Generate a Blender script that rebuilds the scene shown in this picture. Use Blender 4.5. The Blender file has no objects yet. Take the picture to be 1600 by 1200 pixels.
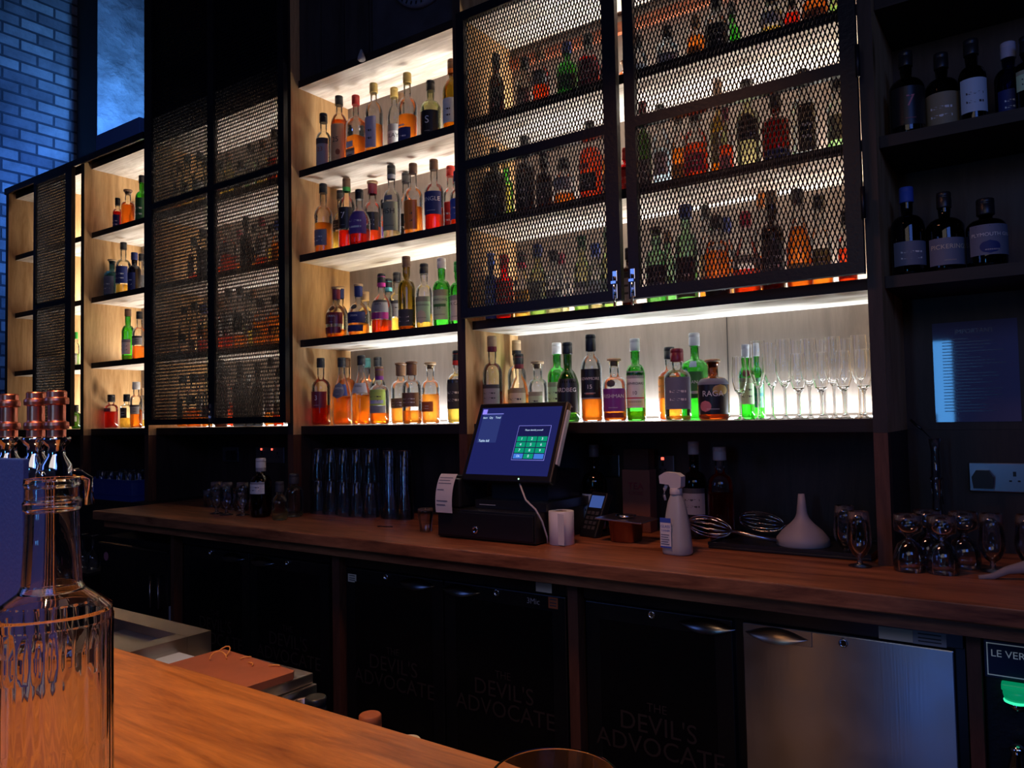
import bpy, bmesh, math, random
from mathutils import Vector, Matrix
PI = math.pi
random.seed(4)
SC = bpy.context.scene
COL = SC.collection

CAMP = (1201.3581, .6079, .0418, -.0196, 2.3714)
Z4, Z3, Z2, Z1 = 1.353, 1.753, 2.153, 2.553
BOTTLES = [
 ('C1', -2.788, 0.1, 0.289, 0.0352, 'std', 'clear', 'pale yellow', 0.15, 'black', None, 'grey', 0.08, 0.56, '23', 'r'),
 ('C1', -2.701, 0.12, 0.358, 0.0395, 'tall', 'clear', 'orange', 0.66, 'black', None, 'peach', 0.06, 0.6, '25', 'k', [('rust', 0.18, 0.26, 0.28, 0.3, 1)]),
 ('C1', -2.61, 0.14, 0.344, 0.0421, 'sq', 'clear', 'orange', 0.42, 'red', None, 'cream', 0.05, 0.24, None, None, [('white', 0.26, 0.34, 0.5, 0, 0)]),
 ('C1', -2.472, 0.12, 0.358, 0.041, 'tall', 'clear', 'amber', 0.45, 'gold', None, 'lilac', 0.14, 0.54),
 ('C1', -2.4309, 0.2113, 0.358, 0.0337, 'tall', 'clear', 'pale yellow', 0.1, 'gold', None, 'white', 0.05, 0.5, 'ISLAY', 'k'),
 ('C1', -2.275, 0.13, 0.355, 0.0426, 'std', 'clear', 'orange', 0.45, 'gold', None, 'navy', 0.04, 0.28, None, None, [('silver', 0.3, 0.32, 0.5, 0, 0)]),
 ('C1', -2.4459, 0.2752, 0.358, 0.0298, 'std', 'clear', 'amber', 0.5, 'brown', None, 'grey', 0.1, 0.4),
 ('C1', -2.14, 0.13, 0.284, 0.0444, 'std', 'straw', 'pale yellow', 0.25, 'black', None, 'black', 0.12, 0.5, 'S', 'w'),
 ('C1', -2.036, 0.15, 0.355, 0.0411, 'tall', 'olive', 'amber', 0.5, 'brown', 'orange', 'pale blue', 0.2, 0.5),
 ('C2', -2.772, 0.08, 0.341, 0.0416, 'std', 'clear', 'amber', 0.44, 'black', None, 'slate', 0.12, 0.34, None, None, [('black', 0.5, 0.57, 0.25, -0.6, 1)]),
 ('C2', -2.8062, 0.22, 0.348, 0.0378, 'std', 'clear', 'yellow', 0.4, 'black', None, 'black', 0.42, 0.56),
 ('C2', -2.667, 0.13, 0.358, 0.0392, 'tall', 'clear', 'crimson', 0.3, 'brown', 'green', 'black', 0.32, 0.6, '7', 'w'),
 ('C2', -2.511, 0.06, 0.26, 0.0476, 'bulb', 'clear', 'crimson', 0.3, 'black', None, 'violet', 0.2, 0.62, None, None, [('white', 0.3, 0.33, 0.4, 0, 0)]),
 ('C2', -2.569, 0.201, 0.344, 0.0418, 'squat', 'clear', 'red', 0.36, 'cork', 'maroon', 'black', 0.3, 0.55),
 ('C2', -2.5678, 0.2749, 0.272, 0.0301, 'std', 'clear', 'red', 0.6, 'black', None, 'violet', 0.1, 0.5),
 ('C2', -2.369, 0.12, 0.357, 0.0394, 'std', 'clear', 'pale yellow', 0.16, 'black', 'grey', 'sage', 0.16, 0.52, 'FISH', 'k', [('slate', 0.54, 0.6, 0.5, 0, 0)]),
 ('C2', -2.393, 0.24, 0.358, 0.0355, 'std', 'clear', 'amber', 0.3, 'black', None, 'black', 0.05, 0.45),
 ('C2', -2.239, 0.12, 0.339, 0.0413, 'std', 'clear', 'amber', 0.42, 'brown', None, 'orange', 0.12, 0.5),
 ('C2', -2.1188, 0.1186, 0.331, 0.0419, 'std', 'clear', 'crimson', 0.36, 'brown', None, 'navy', 0.26, 0.56, 'SINGLE', 'w'),
 ('C2', -2.0872, 0.1914, 0.315, 0.0355, 'std', 'clear', 'red', 0.2, 'red', None, 'red', 0.12, 0.48),
 ('C2', -1.959, 0.08, 0.239, 0.0317, 'std', 'clear', 'red', 0.3, 'navy', None, 'blue', 0.14, 0.5),
 ('C3', -2.8043, 0.21, 0.273, 0.0397, 'bulb', 'clear', 'amber', 0.14, 'cork', 'navy', 'grey', 0.16, 0.5, None, None, [('brown', 0.53, 0.63, 0.45, 0, 1)]),
 ('C3', -2.712, 0.1, 0.246, 0.0494, 'bulb', 'clear', 'amber', 0.18, 'cork', 'maroon', 'maroon', 0.28, 0.5, 'ORAN', 'w', [('brown', 0.53, 0.63, 0.4, -0.1, 1), ('maroon', 0.1, 0.22, 0.9, 0, 0)]),
 ('C3', -2.586, 0.12, 0.249, 0.0487, 'bulb', 'clear', 'amber', 0.26, 'cork', 'navy', 'navy', 0.26, 0.46, 'ORAN', 'w', [('charcoal', 0.51, 0.61, 0.4, -0.1, 1), ('navy', 0.1, 0.22, 0.9, 0, 0)]),
 ('C3', -2.692, 0.268, 0.243, 0.0374, 'std', 'clear', 'yellow', 0.4, 'cork', None, 'black', 0.3, 0.6),
 ('C3', -2.439, 0.12, 0.278, 0.0461, 'bulb', 'clear', 'red', 0.24, 'black', 'magenta', 'grey', 0.36, 0.56, 'GLEN', 'k', [('magenta', 0.25, 0.355, 1.15, 0, 0)]),
 ('C3', -2.536, 0.265, 0.286, 0.0395, 'std', 'clear', 'yellow', 0.4, 'black', 'teal', 'pale blue', 0.2, 0.5),
 ('C3', -2.439, 0.22, 0.298, 0.0413, 'std', 'clear', 'yellow', 0.28, 'black', None, 'grey', 0.3, 0.55),
 ('C3', -2.246, 0.0756, 0.323, 0.037, 'std', 'olive', 'amber', 0.06, 'brown', None, 'charcoal', 0.06, 0.28),
 ('C3', -2.1888, 0.1244, 0.292, 0.0362, 'std', 'clear', 'yellow', 0.25, 'black', None, 'pale green', 0.12, 0.5, 'KNOCKANDO', 'k', [('cream', 0.1, 0.3, 0.6, 0, 1)]),
 ('C3', -2.086, 0.12, 0.301, 0.038, 'std', 'green', 'pale green', 0.05, 'silver', None, 'pale green', 0.12, 0.54, 'LAPHROAIG', 'k', [('moss', 0.3, 0.34, 0.8, 0, 0)]),
 ('C3', -2.012, 0.14, 0.28, 0.0363, 'std', 'green', 'pale green', 0.05, 'green', None, 'white', 0.1, 0.48, 'PX CASK', 'k'),
 ('C4', -2.8002, 0.08, 0.317, 0.0438, 'std', 'clear', 'crimson', 0.3, 'black', None, 'maroon', 0.26, 0.5, '3', 'w'),
 ('C4', -2.7966, 0.24, 0.326, 0.0474, 'std', 'clear', 'amber', 0.7, 'brown', None, 'amber', 0.1, 0.2),
 ('C4', -2.68, 0.1, 0.313, 0.043, 'drop', 'clear', 'orange', 0.42, 'black', None, 'navy', 0.43, 0.6, 'TAMDHU', 'w', [('slate', 0.39, 0.63, 0.8, 0, 1)]),
 ('C4', -2.542, 0.09, 0.314, 0.0449, 'drop', 'clear', 'orange', 0.43, 'black', None, 'silver', 0.46, 0.6, 'TAMDHU', 'k', [('grey', 0.45, 0.455, 0.8, 0, 0)]),
 ('C4', -2.6851, 0.2651, 0.319, 0.0399, 'std', 'clear', 'amber', 0.3, 'teal', None, 'white', 0.2, 0.4),
 ('C4', -2.42, 0.08, 0.257, 0.0424, 'std', 'clear', 'orange', 0.2, 'brown', 'purple', 'lime', 0.33, 0.62, None, None, [('grey', 0.2, 0.325, 1.15, 0, 0), ('pale blue', 0.36, 0.42, 0.9, 0, 0)]),
 ('C4', -2.6072, 0.2592, 0.32, 0.0362, 'std', 'clear', 'yellow', 0.3, 'black', None, 'grey', 0.2, 0.4),
 ('C4', -2.366, 0.16, 0.275, 0.0443, 'squat', 'clear', 'amber', 0.42, 'brown', 'brown', 'brown', 0.26, 0.42),
 ('C4', -2.2202, 0.0713, 0.268, 0.0413, 'squat', 'clear', 'amber', 0.22, 'brown', 'brown', 'brown', 0.28, 0.5),
 ('C4', -2.174, 0.1392, 0.265, 0.0388, 'squat', 'clear', 'amber', 0.48, 'cork', None, 'rust', 0.2, 0.36),
 ('C4', -1.994, 0.1, 0.302, 0.0423, 'std', 'clear', 'yellow', 0.5, 'black', 'red', 'charcoal', 0.2, 0.6),
 ('D4', -1.7914, 0.07, 0.344, 0.0386, 'std', 'clear', 'crimson', 0.36, 'cork', 'maroon', 'grey', 0.22, 0.44, None, None, [('black', 0.1, 0.5, 0.4, -1.4, 0)]),
 ('D4', -1.7911, 0.24, 0.339, 0.0389, 'std', 'clear', 'amber', 0.16, 'cork', 'black', 'cream', 0.1, 0.4, 'GAELIC', 'k'),
 ('D4', -1.726, 0.16, 0.275, 0.0396, 'bulb', 'clear', 'amber', 0.4, 'black', 'maroon', 'cream', 0.14, 0.5),
 ('D4', -1.612, 0.12, 0.236, 0.0371, 'squat', 'clear', 'pale yellow', 0.2, 'cork', None, 'pale green', 0.16, 0.5),
 ('D4', -1.585, 0.22, 0.313, 0.038, 'std', 'green', 'pale green', 0.2, 'white', None, 'pale green', 0.2, 0.5),
 ('D4', -1.459, 0.09, 0.297, 0.0417, 'bulb', 'dark green', 'pale green', 0.1, 'black', None, 'black', 0.12, 0.54, 'ARDBEG', 'w'),
 ('D4', -1.3482, 0.0685, 0.316, 0.0376, 'tall', 'clear', 'orange', 0.26, 'black', 'black', 'black', 0.27, 0.64, 'BOWMORE', 'w', [('grey', 0.26, 0.275, 1.15, 0, 0), ('rust', 0.31, 0.33, 0.4, 0, 0)]),
 ('D4', -1.2676, 0.0915, 0.225, 0.0413, 'squat', 'clear', 'orange', 0.5, 'cork', None, 'purple', 0.16, 0.52, 'IRISHMAN', 'w', [('charcoal', 0.54, 0.66, 0.38, -0.15, 1), ('maroon', 0.06, 0.14, 1.0, 0, 0)]),
 ('D4', -1.2078, 0.14, 0.296, 0.0337, 'std', 'green', 'amber', 0.12, 'white', None, 'white', 0.16, 0.62, 'LAPHROAIG', 'k', [('crimson', 0.27, 0.285, 1.15, 0, 0), ('cream', 0.18, 0.25, 0.9, 0, 0)]),
 ('D4', -1.111, 0.22, 0.264, 0.0415, 'std', 'clear', 'orange', 0.6, 'black', None, 'orange', 0.3, 0.6),
 ('D4', -1.02, 0.07, 0.243, 0.0442, 'squat', 'clear', 'yellow', 0.07, 'maroon', None, 'slate', 0.16, 0.6),
 ('D4', -1.004, 0.19, 0.304, 0.0469, 'sq', 'green', 'pale green', 0.3, 'silver', None, 'moss', 0.25, 0.55, 'AN', 'w', [('pale blue', 0.6, 0.67, 0.3, -0.1, 0), ('white', 0.3, 0.33, 0.4, 0, 0)]),
 ('D4', -0.9, 0.08, 0.2, 0.0505, 'squat', 'brown glass', 'amber', 0.3, 'cork', None, 'black', 0.1, 0.66, 'RAGA', 'w', [('slate', 0.58, 0.68, 1.3, 0, 0), ('gold', 0.4, 0.58, 0.5, 0.5, 1), ('pink', 0.14, 0.32, 0.4, -0.5, 1)]),
 ('D4', -0.8305, 0.206, 0.253, 0.0248, 'std', 'green', 'pale green', 0.3, 'silver', None, 'pale green', 0.2, 0.55, None, None, [('maroon', 0.56, 0.66, 0.5, 0, 1)]),
 ('D4', -0.8113, 0.254, 0.259, 0.0248, 'std', 'green', 'pale green', 0.3, 'silver', None, 'mint', 0.15, 0.5, None, None, [('teal', 0.3, 0.34, 1.1, 0, 0)]),
 ('L1', -1.768, 0.1, 0.283, 0.0309, 'std', 'dark brown', 'crimson', 0.4, 'black', None, 'black', 0.1, 0.5),
 ('L1', -1.669, 0.16, 0.262, 0.0347, 'std', 'clear', 'amber', 0.1, 'black', None, 'cream', 0.15, 0.5),
 ('L1', -1.581, 0.14, 0.278, 0.0352, 'std', 'clear', 'red', 0.5, 'brown', None, 'grey', 0.4, 0.6),
 ('L1', -1.449, 0.12, 0.243, 0.0402, 'std', 'green', 'pale green', 0.3, 'navy', None, 'moss', 0.2, 0.45),
 ('L1', -1.3554, 0.1171, 0.245, 0.042, 'std', 'clear', 'crimson', 0.6, 'black', None, 'maroon', 0.12, 0.55),
 ('L1', -1.2812, 0.1364, 0.199, 0.0318, 'std', 'clear', 'red', 0.4, 'black', None, 'black', 0.2, 0.5),
 ('L1', -1.2271, 0.1664, 0.125, 0.028, 'squat', 'clear', 'orange', 0.5, 'cork', None, 'white', 0.1, 0.3),
 ('L2', -1.7861, 0.1, 0.303, 0.0439, 'std', 'black glass', 'crimson', 0.1, 'black', None, 'black', 0.1, 0.5),
 ('L2', -1.797, 0.2, 0.293, 0.0291, 'std', 'green', 'yellow', 0.4, 'gold', None, 'yellow', 0.2, 0.6),
 ('L2', -1.65, 0.12, 0.325, 0.0378, 'std', 'dark brown', 'amber', 0.1, 'black', None, 'black', 0.1, 0.5),
 ('L2', -1.563, 0.12, 0.24, 0.0322, 'std', 'dark brown', 'amber', 0.3, 'black', None, 'charcoal', 0.15, 0.5),
 ('L2', -1.474, 0.12, 0.201, 0.0414, 'squat', 'clear', 'orange', 0.3, 'black', None, 'white', 0.35, 0.6),
 ('L2', -1.3454, 0.097, 0.306, 0.0437, 'std', 'clear', 'red', 0.66, 'black', None, 'black', 0.12, 0.34, None, None, [('red', 0.4, 0.46, 0.6, 0, 0)]),
 ('L2', -1.3085, 0.163, 0.283, 0.0298, 'std', 'clear', 'amber', 0.6, 'black', None, 'yellow', 0.1, 0.4),
 ('L2', -1.214, 0.12, 0.184, 0.0254, 'std', 'red glass', 'red', 0.5, 'red', None, 'red', 0.1, 0.6),
 ('L3', -1.8042, 0.09, 0.278, 0.0258, 'std', 'blue glass', 'crimson', 0.05, 'blue', None, 'blue', 0.05, 0.6),
 ('L3', -1.739, 0.09, 0.262, 0.0341, 'std', 'red glass', 'red', 0.05, 'red', None, 'red', 0.05, 0.6),
 ('L3', -1.69, 0.14, 0.274, 0.0317, 'std', 'clear', 'yellow', 0.45, 'black', 'crimson', 'amber', 0.1, 0.45),
 ('L3', -1.601, 0.12, 0.288, 0.0348, 'std', 'straw', 'pale green', 0.3, 'navy', None, 'sage', 0.2, 0.5),
 ('L3', -1.529, 0.12, 0.256, 0.033, 'std', 'clear', 'pale yellow', 0.2, 'black', None, 'grey', 0.2, 0.4),
 ('L3', -1.555, 0.22, 0.266, 0.0303, 'std', 'clear', 'pale yellow', 0.2, 'maroon', None, 'pink', 0.2, 0.35),
 ('L3', -1.416, 0.14, 0.299, 0.0325, 'std', 'straw', 'pale green', 0.3, 'dark green', None, 'white', 0.1, 0.4),
 ('L3', -1.3419, 0.1107, 0.254, 0.0317, 'std', 'clear', 'pale yellow', 0.1, 'blue', None, 'pale blue', 0.15, 0.45),
 ('L3', -1.3219, 0.1693, 0.319, 0.0284, 'std', 'straw', 'pale green', 0.3, 'dark green', None, 'white', 0.1, 0.4),
 ('L3', -1.214, 0.12, 0.221, 0.023, 'sq', 'dark brown', 'amber', 0.3, 'black', None, 'grey', 0.1, 0.6),
 ('R1', -1.164, 0.14, 0.19, 0.0324, 'std', 'clear', 'pale blue', 0.2, 'black', None, 'pale blue', 0.2, 0.4),
 ('R1', -1.043, 0.12, 0.179, 0.0381, 'std', 'clear', 'pale blue', 0.3, 'black', None, 'white', 0.2, 0.4),
 ('R1', -0.946, 0.14, 0.193, 0.0309, 'std', 'clear', 'orange', 0.6, 'brown', None, 'orange', 0.2, 0.4),
 ('R1', -0.858, 0.1, 0.218, 0.0407, 'std', 'clear', 'orange', 0.2, 'black', None, 'black', 0.12, 0.5),
 ('R1', -0.852, 0.24, 0.252, 0.0291, 'std', 'green', 'pale green', 0.5, 'black', None, 'moss', 0.2, 0.4),
 ('R1', -0.684, 0.1265, 0.191, 0.0381, 'std', 'clear', 'yellow', 0.3, 'black', None, 'white', 0.35, 0.55),
 ('R1', -0.6299, 0.1635, 0.177, 0.0255, 'std', 'clear', 'crimson', 0.6, 'black', None, 'maroon', 0.2, 0.4),
 ('R1', -0.548, 0.12, 0.173, 0.0401, 'std', 'clear', 'orange', 0.55, 'brown', None, 'rust', 0.2, 0.4),
 ('R1', -0.495, 0.18, 0.182, 0.0263, 'std', 'straw', 'pale green', 0.5, 'black', None, 'pale green', 0.2, 0.4),
 ('R2', -1.135, 0.1, 0.327, 0.0283, 'std', 'dark green', 'pale green', 0.2, 'maroon', None, 'charcoal', 0.05, 0.35),
 ('R2', -1.093, 0.16, 0.324, 0.0308, 'std', 'clear', 'pale blue', 0.5, 'black', None, 'white', 0.2, 0.45),
 ('R2', -1.019, 0.14, 0.283, 0.0268, 'std', 'clear', 'orange', 0.5, 'black', None, 'amber', 0.1, 0.3),
 ('R2', -0.935, 0.08, 0.243, 0.0409, 'squat', 'clear', 'red', 0.5, 'black', None, 'crimson', 0.1, 0.36),
 ('R2', -0.89, 0.18, 0.358, 0.0297, 'std', 'olive', 'amber', 0.4, 'brown', None, 'olive', 0.2, 0.5),
 ('R2', -0.846, 0.12, 0.243, 0.0235, 'std', 'clear', 'red', 0.45, 'maroon', None, 'pink', 0.1, 0.3),
 ('R2', -0.771, 0.12, 0.314, 0.0379, 'std', 'straw', 'amber', 0.08, 'black', None, 'black', 0.33, 0.55, None, None, [('black', 0.34, 0.62, 0.7, 0, 1)]),
 ('R2', -0.676, 0.1, 0.238, 0.0429, 'std', 'red brown glass', 'crimson', 0.6, 'black', None, 'navy', 0.04, 0.2),
 ('R2', -0.593, 0.12, 0.299, 0.0383, 'sq', 'clear', 'pale blue', 0.1, 'black', None, 'black', 0.1, 0.66),
 ('R2', -0.499, 0.14, 0.264, 0.0318, 'std', 'clear', 'pale green', 0.4, 'black', None, 'sage', 0.2, 0.5),
 ('R3', -1.097, 0.1, 0.273, 0.0379, 'squat', 'pale green glass', 'pale green', 0.3, 'brown', None, 'charcoal', 0.15, 0.5),
 ('R3', -1.106, 0.22, 0.288, 0.0278, 'std', 'pale green glass', 'pale green', 0.3, 'brown', None, 'moss', 0.2, 0.4),
 ('R3', -0.995, 0.12, 0.338, 0.0373, 'squat', 'pale green glass', 'pale green', 0.3, 'navy', None, 'charcoal', 0.05, 0.45),
 ('R3', -0.969, 0.24, 0.358, 0.0272, 'std', 'clear', 'orange', 0.2, 'charcoal', None, 'peach', 0.2, 0.5),
 ('R3', -0.881, 0.1, 0.278, 0.0425, 'squat', 'clear', 'orange', 0.56, 'black', None, 'black', 0.03, 0.22),
 ('R3', -0.897, 0.24, 0.302, 0.029, 'squat', 'clear', 'orange', 0.5, 'navy', None, 'amber', 0.1, 0.3),
 ('R3', -0.7825, 0.0983, 0.274, 0.043, 'drop', 'clear', 'red', 0.3, 'crimson', None, 'cream', 0.36, 0.46),
 ('R3', -0.764, 0.22, 0.358, 0.0302, 'std', 'clear', 'orange', 0.4, 'orange', None, 'rust', 0.1, 0.35),
 ('R3', -0.7045, 0.1217, 0.333, 0.0364, 'std', 'dark brown', 'crimson', 0.4, 'brown', None, 'charcoal', 0.15, 0.5),
 ('R3', -0.6144, 0.0857, 0.313, 0.0384, 'drop', 'clear', 'orange', 0.62, 'charcoal', None, 'amber', 0.1, 0.25),
 ('R3', -0.5652, 0.1443, 0.299, 0.0362, 'bulb', 'clear', 'orange', 0.2, 'black', None, 'olive', 0.22, 0.42),
 ('R3', -0.486, 0.14, 0.236, 0.0275, 'std', 'clear', 'red', 0.5, 'black', None, 'red', 0.1, 0.3),
 ('B1', -4.0189, 0.12, 0.309, 0.0331, 'std', 'clear', 'amber', 0.3, 'brown', None, 'cream', 0.3, 0.5),
 ('B1', -3.942, 0.12, 0.338, 0.0362, 'std', 'clear', 'yellow', 0.3, 'black', None, 'cream', 0.3, 0.5),
 ('B1', -3.825, 0.12, 0.328, 0.0357, 'std', 'clear', 'yellow', 0.3, 'black', None, 'white', 0.3, 0.5),
 ('B1', -3.886, 0.2, 0.333, 0.0329, 'std', 'clear', 'pale yellow', 0.3, 'black', None, 'grey', 0.3, 0.5),
 ('B1', -3.666, 0.14, 0.256, 0.0315, 'std', 'clear', 'yellow', 0.4, 'black', None, 'brown', 0.1, 0.4),
 ('B1', -3.557, 0.12, 0.267, 0.0344, 'std', 'straw', 'yellow', 0.4, 'brown', None, 'cream', 0.2, 0.5),
 ('B1', -3.457, 0.12, 0.204, 0.0339, 'std', 'clear', 'amber', 0.2, 'black', None, 'brown', 0.1, 0.5),
 ('B1', -3.384, 0.13, 0.277, 0.0336, 'std', 'clear', 'pale green', 0.4, 'black', None, 'white', 0.2, 0.5),
 ('B1', -3.27, 0.12, 0.272, 0.033, 'std', 'clear', 'yellow', 0.3, 'brown', None, 'white', 0.2, 0.5),
 ('B1', -3.177, 0.12, 0.308, 0.0359, 'std', 'clear', 'red', 0.4, 'black', None, 'red', 0.05, 0.5),
 ('B2', -3.944, 0.16, 0.274, 0.0327, 'std', 'clear', 'red', 0.25, 'black', None, 'brown', 0.2, 0.6),
 ('B2', -3.791, 0.12, 0.29, 0.0354, 'squat', 'clear', 'amber', 0.2, 'black', None, 'charcoal', 0.1, 0.6),
 ('B2', -3.785, 0.22, 0.297, 0.036, 'std', 'clear', 'red', 0.3, 'brown', None, 'grey', 0.3, 0.5),
 ('B2', -3.565, 0.12, 0.282, 0.0411, 'squat', 'clear', 'red', 0.4, 'brown', None, 'white', 0.4, 0.6),
 ('B2', -3.582, 0.2, 0.269, 0.0314, 'std', 'clear', 'orange', 0.3, 'maroon', None, 'cream', 0.3, 0.5),
 ('B2', -3.3906, 0.1015, 0.293, 0.0295, 'std', 'dark brown', 'crimson', 0.3, 'black', None, 'black', 0.1, 0.6),
 ('B2', -3.3989, 0.1585, 0.263, 0.0261, 'std', 'clear', 'orange', 0.4, 'black', None, 'charcoal', 0.2, 0.5),
 ('B2', -3.3078, 0.1383, 0.279, 0.0325, 'std', 'clear', 'red', 0.25, 'maroon', None, 'grey', 0.3, 0.6),
 ('B2', -3.3181, 0.2017, 0.255, 0.0296, 'std', 'clear', 'yellow', 0.5, 'black', None, 'amber', 0.1, 0.3),
 ('B2', -3.157, 0.12, 0.234, 0.0323, 'std', 'clear', 'orange', 0.5, 'blue', None, 'orange', 0.1, 0.4),
 ('B3', -4.008, 0.14, 0.287, 0.0327, 'std', 'clear', 'amber', 0.1, 'black', None, 'charcoal', 0.25, 0.45),
 ('B3', -3.908, 0.14, 0.298, 0.0323, 'std', 'clear', 'amber', 0.1, 'black', None, 'brown', 0.1, 0.3),
 ('B3', -3.763, 0.1, 0.265, 0.0332, 'squat', 'clear', 'red', 0.26, 'navy', None, 'orange', 0.35, 0.5),
 ('B3', -3.944, 0.24, 0.354, 0.0294, 'std', 'clear', 'orange', 0.5, 'brown', None, 'amber', 0.3, 0.5),
 ('B3', -3.746, 0.2, 0.299, 0.032, 'std', 'clear', 'red', 0.4, 'brown', None, 'white', 0.3, 0.6),
 ('B3', -3.567, 0.12, 0.334, 0.0342, 'std', 'clear', 'red', 0.25, 'black', None, 'white', 0.35, 0.6),
 ('B3', -3.468, 0.12, 0.33, 0.0371, 'std', 'clear', 'orange', 0.25, 'black', None, 'black', 0.28, 0.62),
 ('B3', -3.534, 0.22, 0.322, 0.0278, 'std', 'clear', 'pale blue', 0.3, 'black', None, 'pale green', 0.1, 0.5),
 ('B3', -3.377, 0.14, 0.312, 0.0334, 'std', 'clear', 'yellow', 0.4, 'brown', None, 'white', 0.3, 0.5),
 ('B3', -3.272, 0.1, 0.246, 0.0391, 'squat', 'clear', 'orange', 0.55, 'black', None, 'amber', 0.2, 0.4),
 ('B3', -3.176, 0.12, 0.258, 0.0387, 'squat', 'clear', 'orange', 0.6, 'black', None, 'amber', 0.2, 0.4),
 ('B4', -3.99, 0.12, 0.295, 0.0324, 'squat', 'clear', 'amber', 0.3, 'black', None, 'charcoal', 0.05, 0.55),
 ('B4', -3.854, 0.1, 0.295, 0.0388, 'squat', 'clear', 'orange', 0.35, 'black', None, 'black', 0.42, 0.68),
 ('B4', -3.935, 0.2, 0.299, 0.0291, 'std', 'clear', 'amber', 0.3, 'brown', None, 'white', 0.3, 0.5),
 ('B4', -3.759, 0.12, 0.295, 0.0279, 'std', 'clear', 'amber', 0.3, 'black', None, 'maroon', 0.2, 0.4),
 ('B4', -3.6352, 0.1187, 0.358, 0.0339, 'std', 'dark brown', 'crimson', 0.2, 'black', None, 'black', 0.1, 0.5),
 ('B4', -3.6688, 0.1813, 0.324, 0.0344, 'std', 'clear', 'red', 0.4, 'black', None, 'charcoal', 0.3, 0.5),
 ('B4', -3.471, 0.12, 0.338, 0.0369, 'std', 'black glass', 'crimson', 0.1, 'black', None, 'black', 0.1, 0.5),
 ('B4', -3.3506, 0.0829, 0.272, 0.0229, 'std', 'black glass', 'crimson', 0.1, 'silver', None, 'charcoal', 0.1, 0.5),
 ('B4', -3.3498, 0.1371, 0.333, 0.0294, 'std', 'black glass', 'crimson', 0.1, 'black', None, 'black', 0.1, 0.5),
 ('B4', -3.245, 0.14, 0.346, 0.0326, 'std', 'clear', 'amber', 0.2, 'black', None, 'white', 0.2, 0.55),
 ('B4', -3.16, 0.12, 0.291, 0.0257, 'std', 'clear', 'red', 0.4, 'black', None, 'grey', 0.2, 0.4),
 ('A1', -4.653, 0.1, 0.216, 0.0276, 'std', 'clear', 'crimson', 0.6, 'black', None, 'navy', 0.1, 0.5),
 ('A1', -4.572, 0.12, 0.257, 0.0392, 'squat', 'clear', 'orange', 0.62, 'brown', None, 'cream', 0.02, 0.14),
 ('A1', -4.643, 0.2, 0.212, 0.0321, 'std', 'clear', 'orange', 0.5, 'cork', None, 'white', 0.2, 0.4),
 ('A1', -4.414, 0.12, 0.314, 0.0365, 'std', 'green', 'pale green', 0.4, 'black', None, 'dark green', 0.1, 0.55),
 ('A2', -4.7173, 0.1, 0.243, 0.0457, 'squat', 'blue green glass', 'pale blue', 0.3, 'cork', None, 'slate', 0.1, 0.55),
 ('A2', -4.622, 0.12, 0.34, 0.0433, 'std', 'clear', 'yellow', 0.22, 'black', None, 'navy', 0.24, 0.55),
 ('A2', -4.462, 0.1, 0.251, 0.0365, 'std', 'navy glass', 'crimson', 0.1, 'navy', None, 'navy', 0.1, 0.5),
 ('A2', -4.562, 0.2, 0.274, 0.0316, 'std', 'clear', 'yellow', 0.4, 'black', None, 'charcoal', 0.1, 0.5),
 ('A3', -4.57, 0.12, 0.324, 0.035, 'std', 'green', 'amber', 0.12, 'brown', None, 'white', 0.14, 0.42),
 ('A3', -4.476, 0.14, 0.301, 0.0405, 'std', 'clear', 'orange', 0.3, 'black', None, 'grey', 0.32, 0.5),
 ('A3', -5.246, 0.14, 0.238, 0.0211, 'std', 'clear', 'pale green', 0.4, 'green', None, 'white', 0.1, 0.4),
 ('A4', -4.7236, 0.1, 0.207, 0.0394, 'squat', 'clear', 'crimson', 0.5, 'black', None, 'maroon', 0.5, 0.62),
 ('A4', -4.8427, 0.18, 0.181, 0.0322, 'sq', 'clear', 'yellow', 0.5, 'silver', None, 'pale yellow', 0.1, 0.5),
 ('A4', -4.5458, 0.0999, 0.204, 0.0347, 'sq', 'clear', 'yellow', 0.3, 'black', None, 'charcoal', 0.3, 0.6),
 ('A4', -4.4645, 0.1136, 0.275, 0.0338, 'squat', 'clear', 'orange', 0.4, 'silver', None, 'grey', 0.3, 0.5),
 ('A4', -4.4875, 0.1665, 0.241, 0.021, 'std', 'clear', 'yellow', 0.3, 'cork', None, 'white', 0.2, 0.4),
 ('A4', -5.158, 0.1, 0.154, 0.0269, 'std', 'dark green', 'pale green', 0.1, 'black', None, 'white', 0.3, 0.55),
 ('E2', -0.2994, 0.0868, 0.258, 0.0469, 'std', 'dark brown', 'crimson', 0.3, 'black', None, 'black', 0.12, 0.55, '7', 'p'),
 ('E2', -0.2128, 0.1213, 0.241, 0.0443, 'std', 'black glass', 'amber', 0.3, 'black', None, 'tan', 0.08, 0.48),
 ('E2', -0.1366, 0.092, 0.247, 0.0343, 'std', 'black glass', 'amber', 0.3, 'black', None, 'pale blue', 0.14, 0.52),
 ('E2', -0.0522, 0.1473, 0.235, 0.0361, 'std', 'blue glass', 'amber', 0.3, 'lilac', None, 'navy', 0.1, 0.4),
 ('E2', -0.009, 0.0927, 0.217, 0.0316, 'std', 'black glass', 'amber', 0.3, 'black', None, 'pale green', 0.3, 0.55),
 ('E3', -0.3121, 0.0914, 0.264, 0.0449, 'std', 'black glass', 'amber', 0.3, 'blue', None, 'slate', 0.12, 0.38),
 ('E3', -0.2201, 0.1126, 0.237, 0.0493, 'std', 'black glass', 'amber', 0.3, 'black', None, 'slate', 0.1, 0.42, 'PICKERINGS', 'c'),
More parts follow.
